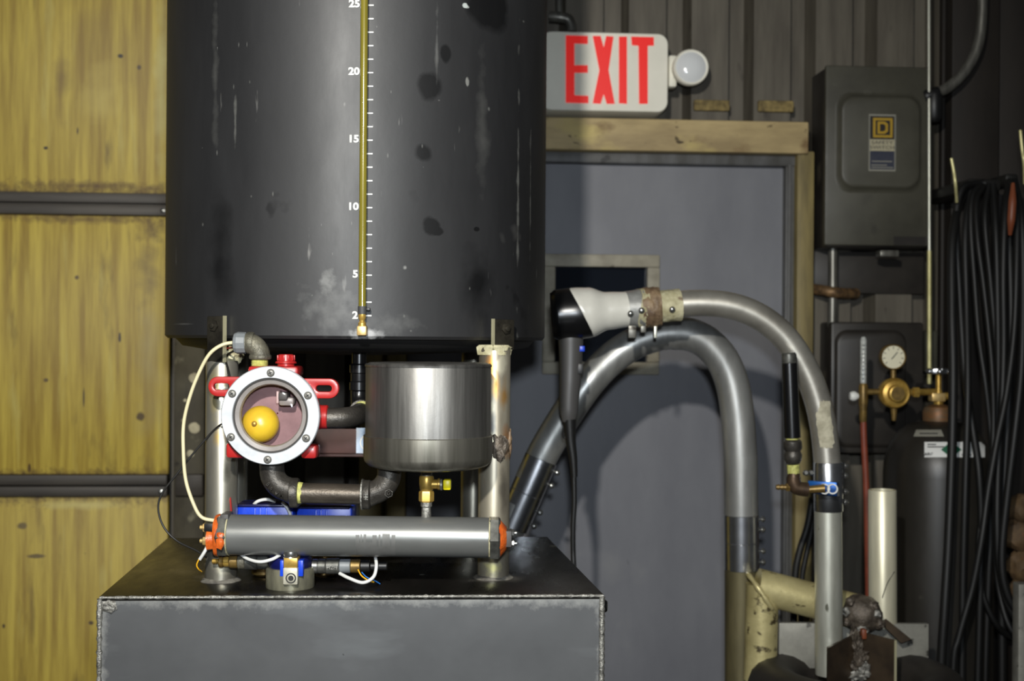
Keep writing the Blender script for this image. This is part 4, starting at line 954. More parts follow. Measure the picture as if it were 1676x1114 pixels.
wire('blue_wire', 'thin blue wire next to the yellow one in the white loop', 'wire', [(592, 936, 1.598), (600, 944, 1.594), (612, 949, 1.593), (622, 955, 1.60)], 0.0007, 'bluewire')
wire('terminal_wire', 'short white wire stub hanging from left heater terminal', 'wire', [(340, 893, 1.588), (334, 904, 1.586), (327, 915, 1.588)], 0.0022, 'whitewire')
wire('terminal_wire', 'short orange wire curl below the left heater terminal', 'wire', [(326, 914, 1.588), (322, 924, 1.589), (325, 931, 1.592), (330, 935, 1.60)], 0.0009, 'yellowwire')
wire('actuator_wire', 'short white wire arching above the left blue actuator', 'wire', [(414, 827, 1.66), (422, 820, 1.655), (436, 817, 1.66), (450, 820, 1.67)], 0.0022, 'whitewire')
wire('actuator_wire', 'short white wire dropping between the two blue actuators', 'wire', [(462, 822, 1.648), (471, 832, 1.644), (476, 846, 1.644), (478, 862, 1.650)], 0.0021, 'whitewire')

# ================================================================== HAIR DRYER
DD = 2.2
kd = lambda px: R(px, DD)
dr = thing('hair_dryer', 'white and black hair dryer taped into the steel pipe', 'hair dryer', P(935, 780, DD))
d0, d1_ = P(903, 516, DD), P(1112, 499, DD)
dax = (d1_ - d0).normalized(); dup_ = (ZZ - dax * ZZ.dot(dax)).normalized(); dfw = dax.cross(dup_)
if dfw.y > 0: dfw = -dfw
def barrel(sfun, rfun, n, nm, mt, seg=48, cap=(True, True), lab=None):
    rr = []
    for i in range(n + 1):
        ring_ = []
        for j in range(seg):
            an = 2 * math.pi * j / seg
            s0, s1 = sfun(an); s = s0 + (s1 - s0) * i / n
            ring_.append(d0 + dax * kd(s) + (dup_ * math.cos(an) + dfw * math.sin(an)) * kd(rfun(s, an)))
        rr.append(ring_)
    m_ = MB(); m_.rings(rr, True, *cap); return m_.build(nm, mt, dr, label=lab)
def interp(tab, s):
    for (a, ra), (b, rb) in zip(tab, tab[1:]):
        if s <= b:
            t = max(0, (s - a) / (b - a)); t = t * t * (3 - 2 * t); return ra + (rb - ra) * t
    return tab[-1][1]
tabW = [(0, 36), (8, 41), (40, 42.5), (62, 41), (92, 31), (125, 29), (150, 31), (160, 31)]
def cut(an):   # boundary of the two shells, slanting back along the top
    c = math.cos(an)
    return 48 - 17 * math.sin(c * math.pi / 2) + 3 * math.sin(c * 3)
barrel(lambda an: (0, cut(an)), lambda s, an: interp(tabW, s) + (0.6 if s < 60 else 0), 14, 'rear_shell', 'blackgloss', lab='glossy black rear shell')
barrel(lambda an: (cut(an) - 1, 150), lambda s, an: interp(tabW, s) + (-1.2 if s < cut(an) - 0.5 else 0), 30, 'barrel', 'dryerwhite', lab='pearl white barrel')
barrel(lambda an: (122 + 4 * math.sin(an), 152), lambda s, an: interp(tabW, s) + 0.8, 6, 'tape_wrap', 'ducttape')
def lumpy(r0, amp, sd): return lambda s, an: r0 + amp * noise.fractal(Vector((math.cos(an) * 2, math.sin(an) * 2, s * 0.12 + sd)), 0.8, 2, 3)
barrel(lambda an: (147, 178), lambda s, an: lumpy(31, 3.0, 1)(s, an) + 2.5 * math.sin((s - 147) / 31 * math.pi), 10, 'putty_joint', 'puttyrust')
barrel(lambda an: (143 + 5 * math.sin(an * 2), 160), lambda s, an: lumpy(32, 1.6, 4)(s, an), 6, 'putty_joint', 'putty')
barrel(lambda an: (172, 210 + 3 * math.sin(an)), lambda s, an: lumpy(26.5, 1.2, 7)(s, an), 10, 'putty_joint', 'putty')
def onb(s, an, r):
    return d0 + dax * kd(s) + (dup_ * math.cos(an) + dfw * math.sin(an)) * kd(r), (dup_ * math.cos(an) + dfw * math.sin(an))
for s_, an, r_ in ((126, 105, 30.5), (144, 98, 32), (194, 104, 27.5)):
    p_, nrm = onb(s_, math.radians(an), r_); dome(dr, p_, nrm, kd(5.2), kd(4.5), 'steel', 'screw')
for x, y, wd_, hh, mt in ((1035, 545, 13, 16, 'conduit'), (1053, 540, 9, 8, 'conduit'), (1073, 546, 5, 14, 'galv')):
    m_ = MB(); m_.pbox(x - wd_ / 2, y - hh / 2 - 8, x + wd_ / 2, y + hh / 2, DD - 0.012, DD - 0.002); m_.build('clamp_tail', mt, dr, bevel=0.001)
# handle
hp = [P(934, 545, DD), P(934, 575, DD), P(933, 620, DD), P(931, 660, DD), P(931, 690, DD)]
m_ = MB()
rr = []
for i, (p_, w2) in enumerate(zip(catmull(hp, 4), [21, 21, 20.5, 20, 19.5, 19, 18.5, 18, 18, 17.5, 17, 16.5, 16, 15.5, 15, 13, 11])):
    rr.append([p_ + XX * kd(w2 * math.cos(t)) + YY * kd(w2 * 0.85 * math.sin(t)) for t in [2 * math.pi * j / 24 for j in range(24)]])
m_.rings(rr); hd = m_.build('handle', 'dryergrey', dr)
m_ = MB(); m_.pbox(948, 566, 957, 575, DD - 0.012, DD - 0.002); m_.build('switch', 'blue', hd, bevel=0.001, label='bright blue switch')
m_ = MB(); m_.pbox(945, 595, 955, 612, DD - 0.012, DD + 0.004); m_.build('switch', 'black', hd, bevel=0.001)
m_ = MB(); m_.tube([P(932, 686, DD), P(934, 720, DD), P(938, 750, DD), P(940, 780, DD)], [kd(11), kd(8.5), kd(7), kd(5.5)], 14, 5); m_.build('strain_relief', 'black', dr)
m_ = MB(); m_.tube([P(922, 700, DD), P(921, 708, DD), P(923, 716, DD), P(929, 714, DD)], kd(1.6), 8, 4); m_.build('hanging_loop', 'black', dr)
m_ = MB(); m_.tube([P(939, 770, DD), P(940, 820, DD), P(938, 860, DD), P(938, 900, DD), P(940, 940, DD), P(944, 1000, DD + 0.03), P(950, 1100, DD + 0.05), P(960, 1300, DD + 0.08), P(965, 1695, DD + 0.08)], kd(4.3), 12, 8); m_.build('cord', 'black', dr)

# ================================================================== STEEL AIR PIPE FROM THE DRYER
ap = thing('air_pipe', 'bent steel air pipe arching from the hair dryer down to the vessel', 'pipe', P(1355, 1105, DD))
arc = [(1098, 499), (1130, 496), (1160, 496), (1190, 499), (1222, 508), (1254, 525), (1282, 549), (1305, 580), (1324, 616), (1338, 655), (1347, 695), (1352, 735), (1355, 775)]
i0 = 6
mb = MB(); mb.tube([P(x, y, DD) for x, y in arc], kd(21.8), 32, 4); pipe_up = mb.build('bend', 'tubedark', ap, smooth=70)
mb = MB(); mb.cyl(P(1355, 790, DD), P(1357, 1103, DD), kd(22.3), seg=36); mb.build('lower_pipe', 'galv', ap)
mb = MB(); mb.lathe([(kd(23), 0), (kd(23.6), kd(1)), (kd(23.6), kd(79)), (kd(23), kd(80))], P(1356, 836, DD), P(1355, 756, DD) - P(1356, 836, DD), 40); sl = mb.build('clamp_sleeve', 'chrome', ap, label='shiny band clamp sleeve')
mb = MB(); mb.pbox(1372, 757, 1382, 834, DD - 0.003, DD + 0.003); mb.build('clamp_flange', 'black', sl, bevel=0.0006)
for y in (762, 778, 804, 821): dome(sl, P(1383, y, DD), XX, kd(4.6), kd(5.5), 'steel')
# strip of old masking tape on the bend
mb = MB(); n_ = 14; rows = []
for i in range(19):
    v = i / 18; x, y = 1342 + 9.5 * v - 0.8 * math.sin(v * 3), 655 + 76 * v; c = P(x, y, DD)
    a0 = -37 + 6 * noise.noise(Vector((v * 9, 0, 0))); a1 = 30 + 9 * noise.noise(Vector((v * 8, 5, 0))) - (12 if v > 0.9 else 0)
    rows.append([c + XX * kd(22.4) * math.sin(t) - YY * kd(22.4) * math.cos(t) + ZZ * 0.004 * noise.noise(Vector((i_ * 0.7, i, 3))) * (1 if i in (0, 18) else 0) for i_, t in enumerate([math.radians(a0 + (a1 - a0) * k_ / n_) for k_ in range(n_ + 1)])])
mb.rings(rows, False, False, False); mb.build('masking_tape', 'masktape', ap)

# black pipe with blue manifold on the air pipe
gp = thing('oil_pipe_assembly', 'black capped iron pipe standing on elbow with brass barb and blue manifold', 'pipe fitting', P(1300, 812, 2.15))
GD = 2.15
kg = lambda px: R(px, GD)
def gl(nm, mt, prof, xa, xb, seg=22, wob=0.0):
    ya, yb = prof[0][1], prof[-1][1]
    a_, b_ = P(xa, ya, GD), P(xb, yb, GD)
    ax = (b_ - a_); m_ = MB(); m_.lathe([(kg(r_), kg(abs(y_ - ya))) for r_, y_ in prof], a_, ax, seg, wob=wob); return m_.build(nm, mt, gp)
gl('cap', 'hexgrey', [(10, 577), (12, 579), (12.5, 592), (12, 594)][::-1], 1292, 1291)
gl('black_nipple', 'blackgloss', [(13.5, 716), (12.5, 594)], 1297, 1292)
gl('thread_tape', 'tape', [(11, 722), (11, 717)], 1297, 1297)
gl('coupling', 'iron', [(11, 758), (14, 752), (15, 744), (12.5, 738), (15.5, 733), (15, 722), (12, 719)], 1298, 1297)
gl('thread_tape', 'tape', [(10, 776), (10.5, 760)], 1299, 1298, wob=0.1)
gl('nipple', 'bronze', [(11, 784), (10, 774)], 1299, 1299)
mb = MB(); mb.tube([P(1299, 780, GD), P(1299, 788, GD), P(1303, 797, GD), P(1312, 800, GD), P(1322, 801, GD)], kg(11.5), 20, 4); mb.build('elbow', 'bronze', gp)
mb = MB(); c = P(1288, 797, GD)
for i in range(3): mb.lathe([(kg(3.6), kg(6 * i)), (kg(5), kg(6 * i + 1)), (kg(3.6), kg(6 * i + 6))], c, (-1, 0, 0), 14)
mb.build('hose_barb', 'brassdull', gp)
mb = MB(); mb.lathe([(kg(7), 0), (kg(7), kg(6))], P(1292, 797, GD), (-1, 0, 0), 6); mb.build('hex_nut', 'brassdull', gp)
mb = MB(); mb.hexa([P(1322, 806, GD + 0.012), P(1370, 812, GD - 0.006), P(1374, 812, GD + 0.020), P(1326, 806, GD + 0.035), P(1322, 786, GD + 0.012), P(1370, 789, GD - 0.006), P(1374, 789, GD + 0.020), P(1326, 786, GD + 0.035)]); mb.build('manifold', 'bluealu', gp, bevel=0.0015, label='blue anodised manifold block')
mb = MB(); mb.cyl(P(1318, 801, GD - 0.004), P(1350, 799, GD - 0.010), kg(5.5), kg(7), 16); mb.build('barb', 'brassdull', gp)
for x, D in ((1350, GD - 0.009), (1363, GD - 0.0085)):
    c = P(x, 800, D); m_ = MB(); m_.ringprism(circ(c, kg(8.5), 24, XX, ZZ), circ(c, kg(6.6), 24, XX, ZZ), (0, 0.006, 0)); m_.build('port_ring', 'white', gp)
for x in (1318, 1327):
    m_ = MB(); m_.lathe([(kg(4.5), 0), (kg(5), 0.003), (kg(3), 0.008)], P(x, 774, GD + 0.02), (0, -1, 0.2), 14); m_.build('wing_screw', 'steel', gp)

# ================================================================== SECOND BIG PIPE
QD = 2.36
kq = lambda px: R(px, QD)
bp = thing('exhaust_pipe', 'wide grey steel pipe arching behind the hair dryer, clamped at both ends', 'pipe', P(1212, 1200, QD))
path = [(868, 788), (888, 744), (912, 702), (940, 658), (970, 618), (1004, 584), (1042, 560), (1082, 547), (1112, 545)]
mb = MB(); mb.tube([P(x, y, QD) for x, y in path], kq(26.4), 36, 4); mb.build('bend', 'tubebig', bp, smooth=70)
path = [(1102, 545), (1128, 547), (1156, 560), (1182, 588), (1199, 630), (1207, 680), (1211, 735), (1212, 760)]
mb = MB(); mb.tube([P(x, y, QD) for x, y in path], kq(27.4), 36, 4); mb.build('elbow', 'tubebig', bp, smooth=70)
mb = MB(); mb.cyl(P(1212, 745, QD), P(1213, 850, QD), kq(27.6), seg=36); mb.build('straight_tube', 'tubebig', bp)
def sleeve(pa, pb_, r_, rb_dir, mt='chrome'):
    a_, b_ = P(*pa, QD), P(*pb_, QD); L_ = (b_ - a_).length
    m_ = MB(); m_.lathe([(kq(r_) - 0.001, 0), (kq(r_), 0.001), (kq(r_), L_ * 0.5 - 0.001), (kq(r_) - 0.0008, L_ * 0.5), (kq(r_), L_ * 0.5 + 0.001), (kq(r_), L_ - 0.001), (kq(r_) - 0.001, L_)], a_, b_ - a_, 40)
    s_ = m_.build('clamp_sleeve', mt, bp, label='shiny band clamp sleeve')
    for f in (0.08, 0.27, 0.66, 0.86):
        p_ = a_.lerp(b_, f) + rb_dir * kq(r_ + 5); dome(s_, p_, rb_dir, kq(4.8), kq(6), 'steel')
sleeve((1213, 842), (1214, 932), 28.4, XX)
sleeve((886, 750), (838, 862), 27.5, Vector((0.86, -0.3, -0.38)).normalized())
mb = MB(); mb.cyl(P(850, 826, QD), P(545, 1530, QD), kq(26.5), seg=32); mb.build('lower_tube', 'tubebig', bp)
mb = MB(); mb.cyl(P(1213, 925, QD), P(1214, 1660, QD), kq(26.8), seg=32); mb.build('lower_tube', 'galvolive', bp)

# ================================================================== VESSEL WITH WELDED STUBS (lower right)
VD = 2.27
kvv = lambda px: R(px, VD)
vc = P(1392, 1080, VD); vzt = P(1392, 1077, VD).z
ves = thing('pressure_vessel', 'dark steel vessel with welded plates and cream pipe stubs on top', 'vessel', (vc.x, VD, 0))
mr, Mr = 0.046, 0.142
pr = [(0.002, vzt - 0.038), (Mr - mr - 0.004, vzt - 0.040)]
for i in range(9):
    t = math.pi - math.pi * 0.95 * i / 8
    pr.append((Mr + mr * math.cos(t), vzt - mr + mr * math.sin(t)))
pr += [(Mr + mr + 0.004, vzt - 0.10), (Mr + mr + 0.004, 0.02), (Mr + mr - 0.01, 0.0)]
mb = MB(); mb.lathe(pr, (vc.x, 2.222, 0), ZZ, 64); mb.build('body', 'vessel', ves)
mb = MB(); mb.pbox(1275, 1020, 1520, 1094, VD + 0.03, VD + 0.042); mb.build('back_plate', 'plate', ves, bevel=0.0012)
a_, b_, c_ = P(1355, 1060, 2.150), P(1409, 1034, 2.215), P(1466, 1048, 2.165)
zbp = vzt - 0.045
for p_, q_ in ((a_, b_), (c_, b_)):
    n_ = Vector((0, 0.008, 0)); m_ = MB()
    m_.hexa([down(p_, zbp), down(q_, zbp), down(q_, zbp) + n_, down(p_, zbp) + n_, p_, q_, q_ + n_, p_ + n_]); m_.build('gusset', 'browniron', ves)
m_ = MB(); m_.hexa([down(c_, zbp) - XX * 0.002, down(c_, zbp) + XX * 0.002, down(c_, zbp) + Vector((0.002, 0.01, 0)), down(c_, zbp) + Vector((-0.002, 0.01, 0)), c_ - XX * 0.002, c_ + XX * 0.002, c_ + Vector((0.002, 0.01, 0)), c_ + Vector((-0.002, 0.01, 0))]); m_.build('gusset_edge', 'tabedge', ves)
for i, (x, y, rx, rz) in enumerate(((1403, 1052, 8, 14), (1408, 1074, 11, 12), (1402, 1086, 12, 10), (1413, 1094, 12, 12), (1403, 1104, 17, 8), (1398, 1040, 6, 16))):
    m_ = MB(); m_.blob(P(x, y, 2.200), Vector((kvv(rx), 0.010, kvv(rz))), 0.55, i * 3.0, freq=2.4); m_.build('weld_lump', 'weld' if i in (3, 4) else 'weldark', ves)
m_ = MB(); m_.pbox(1411, 1030, 1419, 1046, 2.200, 2.215); m_.build('burnt_patch', 'orangegrip', ves, bevel=0.002)
# head joining the stubs
m_ = MB(); m_.blob(P(1410, 1004, VD + 0.0), Vector((kvv(33), kvv(30), kvv(31))), 0.09, 2.0, 4, 1.4); m_.build('weld_head', 'weldark', ves)
for i, (x, y, r_) in enumerate(((1384, 1000, 9), (1386, 1018, 8), (1430, 990, 9), (1433, 1004, 10), (1392, 984, 9), (1440, 1020, 10), (1410, 1032, 12))):
    m_ = MB(); m_.blob(P(x, y, VD - 0.022), kvv(r_) * 0.8, 0.4, i * 2.0); m_.build('weld_lump', 'weld' if i % 3 == 0 else 'weldark', ves)
ED2 = VD + 0.03
m_ = MB(); m_.cyl(P(1238, 958, ED2), P(1400, 1000, ED2), kvv(29), seg=32); m_.build('stub_pipe', 'galvcream', ves, label='cream galvanised cross stub')
m_ = MB(); m_.cyl(P(1248, 955, ED2), P(1244, 1112, ED2), kvv(27), seg=32); m_.build('stub_pipe', 'galvcream', ves, label='cream galvanised down stub')
# mitre weld as an inclined ring
cR = P(1246, 972, ED2); ring_ = []
nrm = (P(1400, 1000, ED2) - P(1238, 958, ED2)).normalized() + ZZ * 0.9; nrm.normalize()
x_, y_, _ = basis(nrm)
pts = [cR + (x_ * math.cos(t) * kvv(30) + y_ * math.sin(t) * kvv(39)) for t in [2 * math.pi * i / 40 for i in range(41)]]
m_ = MB(); m_.tube(pts, [kvv(4.2) * (1 + 0.4 * noise.noise(p * 90)) for p in pts], 8, 1); m_.build('mitre_weld', 'galvcream', ves, smooth=80)
SD = VD + 0.05
m_ = MB(); ya, yb = P(1445, 1024, SD), P(1444, 801, SD); L_ = (yb - ya).length
m_.lathe([(R(22.5, SD), 0), (R(22.5, SD), L_ - 0.001), (R(21.8, SD), L_), (R(18.5, SD), L_), (R(18.5, SD), L_ - 0.12)], ya, yb - ya, 36, cap1=True); m_.build('stack_pipe', 'stackpipe', ves, label='tall cream open-topped stub')
m_ = MB(); m_.hexa([P(1440, 1018, VD - 0.01), P(1475, 1052, VD - 0.01), P(1475, 1052, VD + 0.03), P(1440, 1018, VD + 0.03), P(1450, 1012, VD - 0.01), P(1492, 1046, VD - 0.01), P(1492, 1046, VD + 0.03), P(1450, 1012, VD + 0.03)]); m_.build('strut', 'browniron', ves)
m_ = MB(); m_.tube([P(1444, 978, SD - 0.026), P(1452, 955, SD - 0.026), P(1464, 935, SD - 0.02)], 0.0008, 6, 4); m_.build('scratch_wire', 'black', ves)
wire('floor_cable', 'front one of two black cables dropping beside the yellow jamb', 'cable', [(1330, 815, 2.55), (1322, 860, 2.55), (1308, 905, 2.55), (1301, 955, 2.55), (1298, 1100, 2.55), (1300, 1280, 2.55), (1300, 1570, 2.55)], R(6, 2.55), 'cabledark')
wire('floor_cable', 'rear one of two black cables dropping beside the yellow jamb', 'cable', [(1334, 820, 2.60), (1328, 870, 2.60), (1318, 915, 2.60), (1312, 960, 2.60), (1310, 1100, 2.60), (1312, 1280, 2.60), (1312, 1550, 2.60)], R(4.5, 2.6), 'cabledark')

# ================================================================== EXIT SIGN
ex = thing('exit_sign', 'white plastic EXIT sign with red letters and one round lamp head', 'exit sign', W(990, 184, 0.06))
c_a, c_z = wl(990, 117.5, 0.088); kw = 2.76 / F
def wpoly(pts, off): return [wp(c_a + x, c_z + z, off) for x, z in pts]
mb = MB(); po = rrect(212 * kw, 131 * kw, 17 * kw, 8)
mb.rings([wpoly(po, 0.0), wpoly(po, 0.083), wpoly([(x * 0.985, z * 0.977) for x, z in po], 0.0885)]); mb.build('housing', 'signwhite', ex)
def exl(polys):
    m_ = MB()
    for poly in polys:
        pts = [(wl(x, y, 0.0886)) for x, y in poly]
        m_.prism([wp(a_, z_, 0.0884) for a_, z_ in pts], WN * 0.0016)
    m_.build('letter', 'signred', ex)
exl([[(926, 58), (962, 59), (962, 72), (940, 71), (940, 107), (962, 107), (962, 119), (940, 119), (940, 156), (963, 157), (963, 169), (926, 168)]])
exl([[(970, 59), (983, 59), (988, 78), (992, 59), (1004, 60), (996, 115), (1006, 170), (993, 170), (988, 154), (983, 170), (970, 169), (981, 115)]])
exl([[(1013, 60), (1026, 60), (1026, 170), (1013, 169)]])
exl([[(1033, 60), (1070, 61), (1070, 75), (1060, 75), (1060, 170), (1046, 170), (1045, 75), (1034, 74)]])
lc = W(1131, 110, 0.10)
mb = MB(); mb.lathe([(0.018, -0.055), (0.030, -0.05), (R(29.5, 2.75), -0.018), (R(30, 2.75), 0.0), (R(28.5, 2.75), 0.003), (R(26.5, 2.75), 0.001)], lc, WN, 40); lh = mb.build('lamp_head', 'signwhite', ex)
mb = MB(); mb.lathe([(R(26.5, 2.75), 0.0), (R(20, 2.75), 0.006), (R(8, 2.75), 0.010), (0.001, 0.0105)], lc, WN, 40); mb.build('lamp_lens', 'lampglass', ex)
mb = MB(); mb.wbox(1095, 90, 1108, 142, 0.03, 0.07); mb.wbox(1105, 98, 1118, 120, 0.035, 0.062); mb.build('lamp_bracket', 'signwhite', ex, bevel=0.004)
# conduit knuckle above the sign
mb = MB(); mb.tube([W(900, 27, 0.04), W(915, 28, 0.045), W(930, 32, 0.045), W(935, 44, 0.045), W(935, 52, 0.045)], R(9, 2.8), 16, 5); mb.tube([W(915, -60, 0.04), W(915, 0, 0.04), W(916, 28, 0.042)], R(6, 2.8), 14, 3)
mb.build('conduit_knuckle', 'conduit', label='grey conduit knuckle above the left end of the exit sign', cat='conduit')

# ================================================================== ELECTRICAL BOXES
bk = thing('safety_switch_box', 'grey steel safety switch box with embossed cover and yellow square label', 'switch box', W(1436, 408, 0.06))
FO = 0.125
mb = MB(); mb.wbox(1353, 110, 1519, 405, 0.0, FO - 0.012); mb.build('enclosure', 'boxdark', bk, bevel=0.004)
mb = MB(); mb.wbox(1351, 108, 1521, 402, FO - 0.014, FO); cv = mb.build('cover', 'boxpaint', bk, bevel=0.004)
ea, ez = wl(1438, 234, FO); kf = 2.79 / F
mb = MB(); po = rrect(138 * kf, 156 * kf, 24 * kf, 8)
def epoly(pts, off): return [wp(ea + x, ez + z, off) for x, z in pts]
rr = []
for sc, of in ((1.07, 0.0), (1.0, 0.002), (0.955, 0.012), (0.93, 0.0145), (0.90, 0.0155)): rr.append(epoly([(x * sc, z * sc) for x, z in po], FO + of - 0.0005))
mb.rings(rr); mb.build('embossed_panel', 'boxpaint', bk, smooth=70)
LO = FO + 0.0152
def lab(x0, y0, x1, y1, mt, d, nm='label_field'):
    m_ = MB(); m_.wbox(x0, y0, x1, y1, LO - 0.0004, LO + d); return m_.build(nm, mt, bk)
lab(1422, 187, 1466, 280, 'labelsilver', 0.0004, 'label_plate'); lab(1424, 190, 1464, 228, 'labelblack', 0.0008); lab(1424, 228, 1464, 247, 'labelcream', 0.0008); lab(1424, 247, 1464, 277, 'labelnavy', 0.0008)
def sq(x0, y0, x1, y1, t_, mt, d=0.0012):
    m_ = MB()
    for a in ((x0, y0, x1, y0 + t_), (x0, y1 - t_, x1, y1), (x0, y0 + t_, x0 + t_, y1 - t_), (x1 - t_, y0 + t_, x1, y1 - t_)): m_.wbox(*a, LO - 0.0002, LO + d)
    m_.build('emblem', mt, bk)
sq(1429, 193, 1461, 225, 4, 'labelyellow'); 
m_ = MB(); o_ = [(1436, 199), (1448, 199), (1453, 203), (1453, 215), (1448, 219), (1436, 219)]; i_ = [(1440, 203), (1446, 203), (1449, 205.5), (1449, 212.5), (1446, 215), (1440, 215)]
m_.ringprism([W(x, y, LO) for x, y in o_], [W(x, y, LO) for x, y in i_], WN * 0.0012); m_.build('emblem', 'labelyellow', bk)
for s_, y in (('SAFETY', 233.5), ('SWITCH', 241.5)):
    text(bk, s_, 'ink', W(1444, y, LO + 0.0009), 5.2 * kf, X=WU, Z=ZZ, sx=1.45, ext=0.0003)
for y, x0, x1 in ((264, 1427, 1460), (270, 1426, 1452), (274, 1426, 1462)): 
    m_ = MB(); m_.wbox(x0, y - 0.8, x1, y + 0.8, LO, LO + 0.001); m_.build('fine_print', 'labelsilver', bk)
mb = MB(); mb.wbox(1441, 409, 1472, 420, FO - 0.03, FO + 0.004); mb.build('latch', 'conduit', bk, bevel=0.003)
mb = MB(); mb.wbox(1463, 387, 1517, 401, FO - 0.001, FO + 0.0008); mb.build('worn_patch', 'boxdark', bk)
# lower dark box
lb = thing('lower_panel_box', 'dark brown electrical box behind the gas regulator', 'switch box', W(1436, 742, 0.04))
mb = MB(); mb.wbox(1360, 527, 1512, 742, 0.0, 0.085); mb.build('enclosure', 'boxdark', lb, bevel=0.006)
ea, ez = wl(1424, 636, 0.085); po = rrect(122 * kf, 196 * kf, 22 * kf, 8); mb = MB(); rr = []
for sc, of in ((1.0, 0.0), (0.96, 0.008), (0.92, 0.010)): rr.append([wp(ea + x * sc, ez + z * sc, 0.085 + of - 0.0005) for x, z in po])
mb.rings(rr); mb.build('embossed_panel', 'boxdark', lb, smooth=70)
mb = MB(); mb.wbox(1516, 540, 1536, 610, 0.03, 0.06); mb.build('handle', 'boxpaint', lb, bevel=0.006)
# backing plate between the boxes
mb = MB(); mb.wbox(1332, 412, 1512, 480, 0.001, 0.012); mb.build('backing_plate', 'boxdark', label='dark steel backing plate between the two electrical boxes', cat='steel plate', bevel=0.001)
def wtube(name, lab_, cat, pts, rpx, mt, n=6):
    m_ = MB(); m_.tube([W(*p) for p in pts], R(rpx, 2.8), 16, n); return m_.build(name, mt, label=lab_, cat=cat)
cs = thing('box_conduit', 'short grey conduit with rusty strap joining the two electrical boxes', 'conduit', W(1363, 540, 0.06))
m_ = MB(); m_.tube([W(1363, 405, 0.06), W(1363, 470, 0.06), W(1362, 535, 0.06)], R(8, 2.8), 16, 2); m_.build('tube', 'conduit', cs)
m_ = MB(); m_.tube([W(1322, 472, 0.014), W(1340, 474, 0.05), W(1363, 478, 0.074), W(1384, 480, 0.05), W(1400, 480, 0.014)], R(9, 2.8), 14, 5); m_.build('strap', 'rustclamp', cs)
vr = thing('conduit_rod', 'thin vertical metal rod running down past the switch box edge', 'rod', W(1521, 625, 0.13))
m_ = MB(); m_.cyl(W(1521, 410, 0.13), W(1520, -120, 0.13), R(2.8, 2.75), seg=12); m_.build('upper_rod', 'galv', vr)
m_ = MB(); m_.cyl(W(1521, 628, 0.13), W(1521, 410, 0.13), R(3.6, 2.75), seg=12); m_.build('lower_rod', 'rodcream', vr)
m_ = MB(); m_.wbox(1512, 628, 1530, 634, 0.0, 0.135); m_.build('rod_hook', 'boxdark', vr)
bc = thing('bent_conduit', 'bent grey conduit curving into a black connector at top right', 'conduit', W(1530, 200, 0.12))
m_ = MB(); m_.tube([W(1608, -90, 0.12), W(1608, -20, 0.12), W(1606, 40, 0.12), W(1598, 82, 0.12), W(1578, 118, 0.12), W(1553, 142, 0.12), W(1528, 154, 0.12)], R(9, 2.75), 18, 6); m_.build('tube', 'conduit', bc)
m_ = MB(); m_.lathe([(R(10, 2.75), 0), (R(11.5, 2.75), 0.01), (R(11.5, 2.75), 0.03), (R(9, 2.75), 0.035)], W(1536, 151, 0.12), WU * -1 - ZZ * 0.35, 18); m_.build('connector', 'black', bc)
m_ = MB(); m_.lathe([(R(13, 2.75), 0), (R(14, 2.75), 0.01), (R(14, 2.75), 0.05), (R(8, 2.75), 0.06)], W(1529, 155, 0.12), (0, 0, -1), 18); m_.build('connector', 'black', bc)

# ================================================================== GAS CYLINDER, REGULATOR, HOSE
GY = 2.62
gx = P(1535, 800, GY).x
cyl = thing('gas_cylinder', 'tall dark gas cylinder with white label and green diamond', 'gas cylinder', (gx, GY, 0))
gr = R(87, GY)
zsh = P(1535, 690, GY).z; zbo = P(1535, 775, GY).z
pr = [(gr - 0.01, 0), (gr, 0.012), (gr, zbo)]
for i in range(1, 9):
    t = math.pi / 2 * i / 8; pr.append((gr * (0.32 + 0.68 * math.cos(t)), zbo + (zsh - zbo) * math.sin(t)))
pr += [(R(22, GY), zsh + 0.004)]
mb = MB(); mb.lathe(pr, (gx, GY, 0), ZZ, 56); mb.build('body', 'gascyl', cyl)
mb = MB(); mb.lathe([(R(24, GY), zsh - 0.004), (R(25, GY), zsh + 0.002), (R(25, GY), zsh + 0.02), (R(22, GY), zsh + 0.030), (R(10, GY), zsh + 0.036)], (gx, GY, 0), ZZ, 32); mb.build('neck_ring', 'neckrust', cyl)
def shoulder_r(z):
    if z <= zbo: return gr
    t = math.asin(min(1, (z - zbo) / (zsh - zbo))); return gr * (0.32 + 0.68 * math.cos(t))
def cpatch(px0, px1, py0, py1, mt, nm, par, d=0.0012, n=14, shape=None):
    """patch wrapped on the shoulder; pixel extents on the surface facing the room"""
    rows = []
    for j in range(5):
        py = py0 + (py1 - py0) * j / 4; row = []
        for i in range(n + 1):
            px = px0 + (px1 - px0) * i / n
            if shape: px = shape(px, j / 4)
            D = GY
            for _ in range(6):
                p_ = P(px, py, D); r_ = shoulder_r(p_.z) + d; dx = p_.x - gx
                D = GY - math.sqrt(max(1e-6, r_ * r_ - dx * dx))
            row.append(P(px, py, D))
        rows.append(row)
    m_ = MB(); m_.rings(rows, False, False, False); return m_.build(nm, mt, par)
lbp = cpatch(1513, 1612, 723, 748, 'labelwhite', 'label', cyl)
cpatch(1540, 1574, 722, 749, 'labelgreen', 'hazard_diamond', cyl, 0.0022, 10, lambda px, v: 1557 + (px - 1557) * max(0.02, (1 - abs(2 * v - 1))))
cpatch(1495, 1545, 703, 714, 'labelsilver', 'label', cyl, 0.0012, 8, lambda px, v: 1520 + (px - 1520) * (0.82 + 0.18 * v))
for x0, x1, y in ((1518, 1532, 727), (1518, 1545, 731), (1574, 1590, 744), (1505, 1535, 709)): cpatch(x0, x1, y - 0.9, y + 0.9, 'ink', 'fine_print', cyl, 0.0022, 4)
